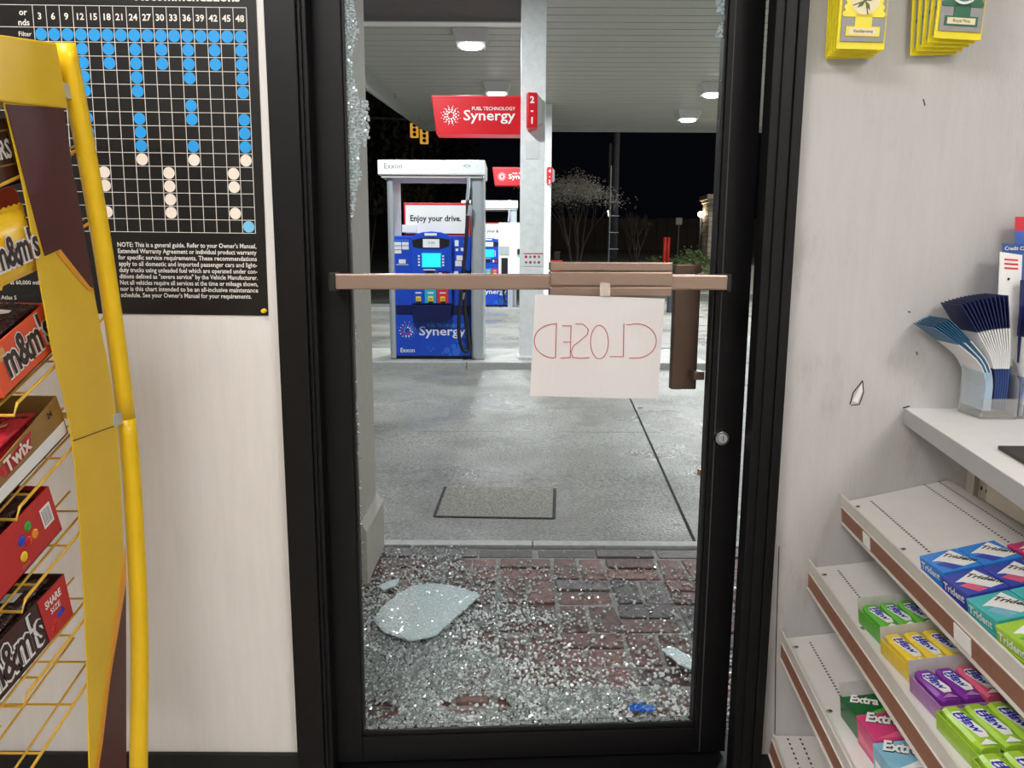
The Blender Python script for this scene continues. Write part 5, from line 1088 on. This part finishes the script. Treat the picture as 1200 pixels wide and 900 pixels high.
# stone pillar
Ys = 26.5; a_, b_ = aty(829, 292, Ys), aty(862, 228, Ys); st_ = thing('stone_pillar', 'pale stone-clad gate pillar with moulded cap beside the bright lamp', 'pillar', ((a_.x+b_.x)/2, Ys, gz(Ys)))
w2 = (b_.x-a_.x)/2; hp_ = b_.z-gz(Ys); MB().box(-w2+.03, w2-.03, .03, 2*w2-.03, 0, hp_).build('core', 'stone_joint', st_)
r = random.Random(5); z = .05
while z < hp_-.28:
    hgt = r.uniform(.13, .2); x = -w2
    while x < w2-.02:
        wd_ = min(r.uniform(.16, .38), w2-x); MB().box(x+.006, x+wd_-.006, r.uniform(-.015, .01), .06, z+.006, z+hgt-.006).build('stone', 'stone_block', st_, .01); x += wd_
    y = 0
    while y < 2*w2-.05:
        wd_ = r.uniform(.2, .4); MB().box(-w2-r.uniform(0, .015), -w2+.05, y+.01, min(y+wd_, 2*w2)-.006, z+.006, z+hgt-.006).build('stone', 'stone_block', st_, .01); y += wd_
    z += hgt
MB().box(-w2-.06, w2+.06, -.06, 2*w2+.06, hp_-.26, hp_-.16).build('cap_moulding', 'stone_block', st_, .02); MB().box(-w2-.12, w2+.12, -.12, 2*w2+.12, hp_-.16, hp_).build('cap', 'stone_block', st_, .02)
p = aty(795.5, 259, 30); t = thing('street_sign', 'small pale road sign on a thin post in the dark', 'sign', (p.x, 30, gz(30))); hh = p.z-gz(30)
MB().tube([(0, 0, 0), (0, 0, hh)], .03, 8).build('post', 'pole', t); MB().box(-.12, .12, -.04, -.03, hh-.14, hh+.12).build('plate', 'sign_grey', t, .004)
fn = thing('boundary_fence', 'dark brown board fence along the far side of the road', 'fence', (0, 38, gz(38)))
for i in range(60):
    x = -14+i*.5; MB().box(x, x+.485, 0, .05, .0, 1.5+.02*math.sin(i*2.1)).build('board', 'fence', fn)
for i in range(11): MB().box(-14+i*3, -14+i*3+.12, .05, .17, 0, 1.55).build('post', 'fence', fn)
for k, (px, py) in enumerate(((485.5, 153), (497, 160))):
    P = aty(px, py, 22-k*.6); t = thing('traffic_signal', 'amber traffic signal hanging over the road beyond the canopy edge', 'traffic light', P, group='traffic signals')
    MB().box(-.11, .11, -.07, .07, -.19, .19).build('housing', 'amber', t, .02)  # yellow casing, the light falling on it put in as glow
    for z in (-.12, 0, .12): MB().tube([(.02, -.07, z), (.02, -.14, z)], [.045, .05], 12).build('visor', 'pump_black', t)
    MB().tube([(0, 0, .19), (0, 0, .27)], .02, 6).build('hanger', 'pole', t)
for k, (px, py) in enumerate(((501, 224), (454, 243))):
    P = aty(px, py, 45); t = thing('street_lamp', ('tiny distant street lamp seen through the pump header', 'tiny distant street lamp beside the pump column')[k], 'street lamp', (P.x, 45, gz(45))); hh = P.z-gz(45)
    MB().tube([(0, 0, 0), (0, 0, hh), (0, -.3, hh+.08)], [.07, .05, .04], 8).build('pole', 'pole', t); MB().box(-.10, .10, -.5, -.2, hh, hh+.09).build('lamp_head', 'lamp_warm', t, .02)

S1, S2 = aty(485.5, 153, 22), aty(497, 160, 21.4); sm_ = thing('signal_mast', 'dark steel mast arm carrying the amber traffic signals', 'mast', (S1.x-3, 22, gz(22)))
wpart(MB().tube([Vector((S1.x-3, 22, gz(22))), Vector((S1.x-3, 22, S1.z+.5))], .08, 10), 'pole', 'pole', sm_)
wpart(MB().tube([Vector((S1.x-3, 22, S1.z+.4)), S1+Vector((0, 0, .29)), S2+Vector((.1, 0, .29))], .03, 8), 'arm', 'pole', sm_)
# unseen street lamp, added to light the far road
t = thing('street_lamp', 'tall street lamp added outside the view to light the far road', 'street lamp', (11, 25, gz(25)))
MB().tube([(0, 0, 0), (0, 0, 6.2), (-.4, 0, 6.6), (-1.4, 0, 6.7)], [.1, .07, .05, .04], 10).build('pole', 'pole', t); MB().box(-1.9, -1.3, -.12, .12, 6.62, 6.74).build('lamp_head', 'silver', t, .02)
ld_ = bpy.data.lights.new('lamp_light', 'AREA'); ld_.shape = 'RECTANGLE'; ld_.size = .5; ld_.size_y = .2; ld_.energy = 260; ld_.color = (1, .9, .75); lo = bpy.data.objects.new('lamp_light', ld_); C.objects.link(lo); lo.parent = t; lo.location = (-1.6, 0, 6.6)
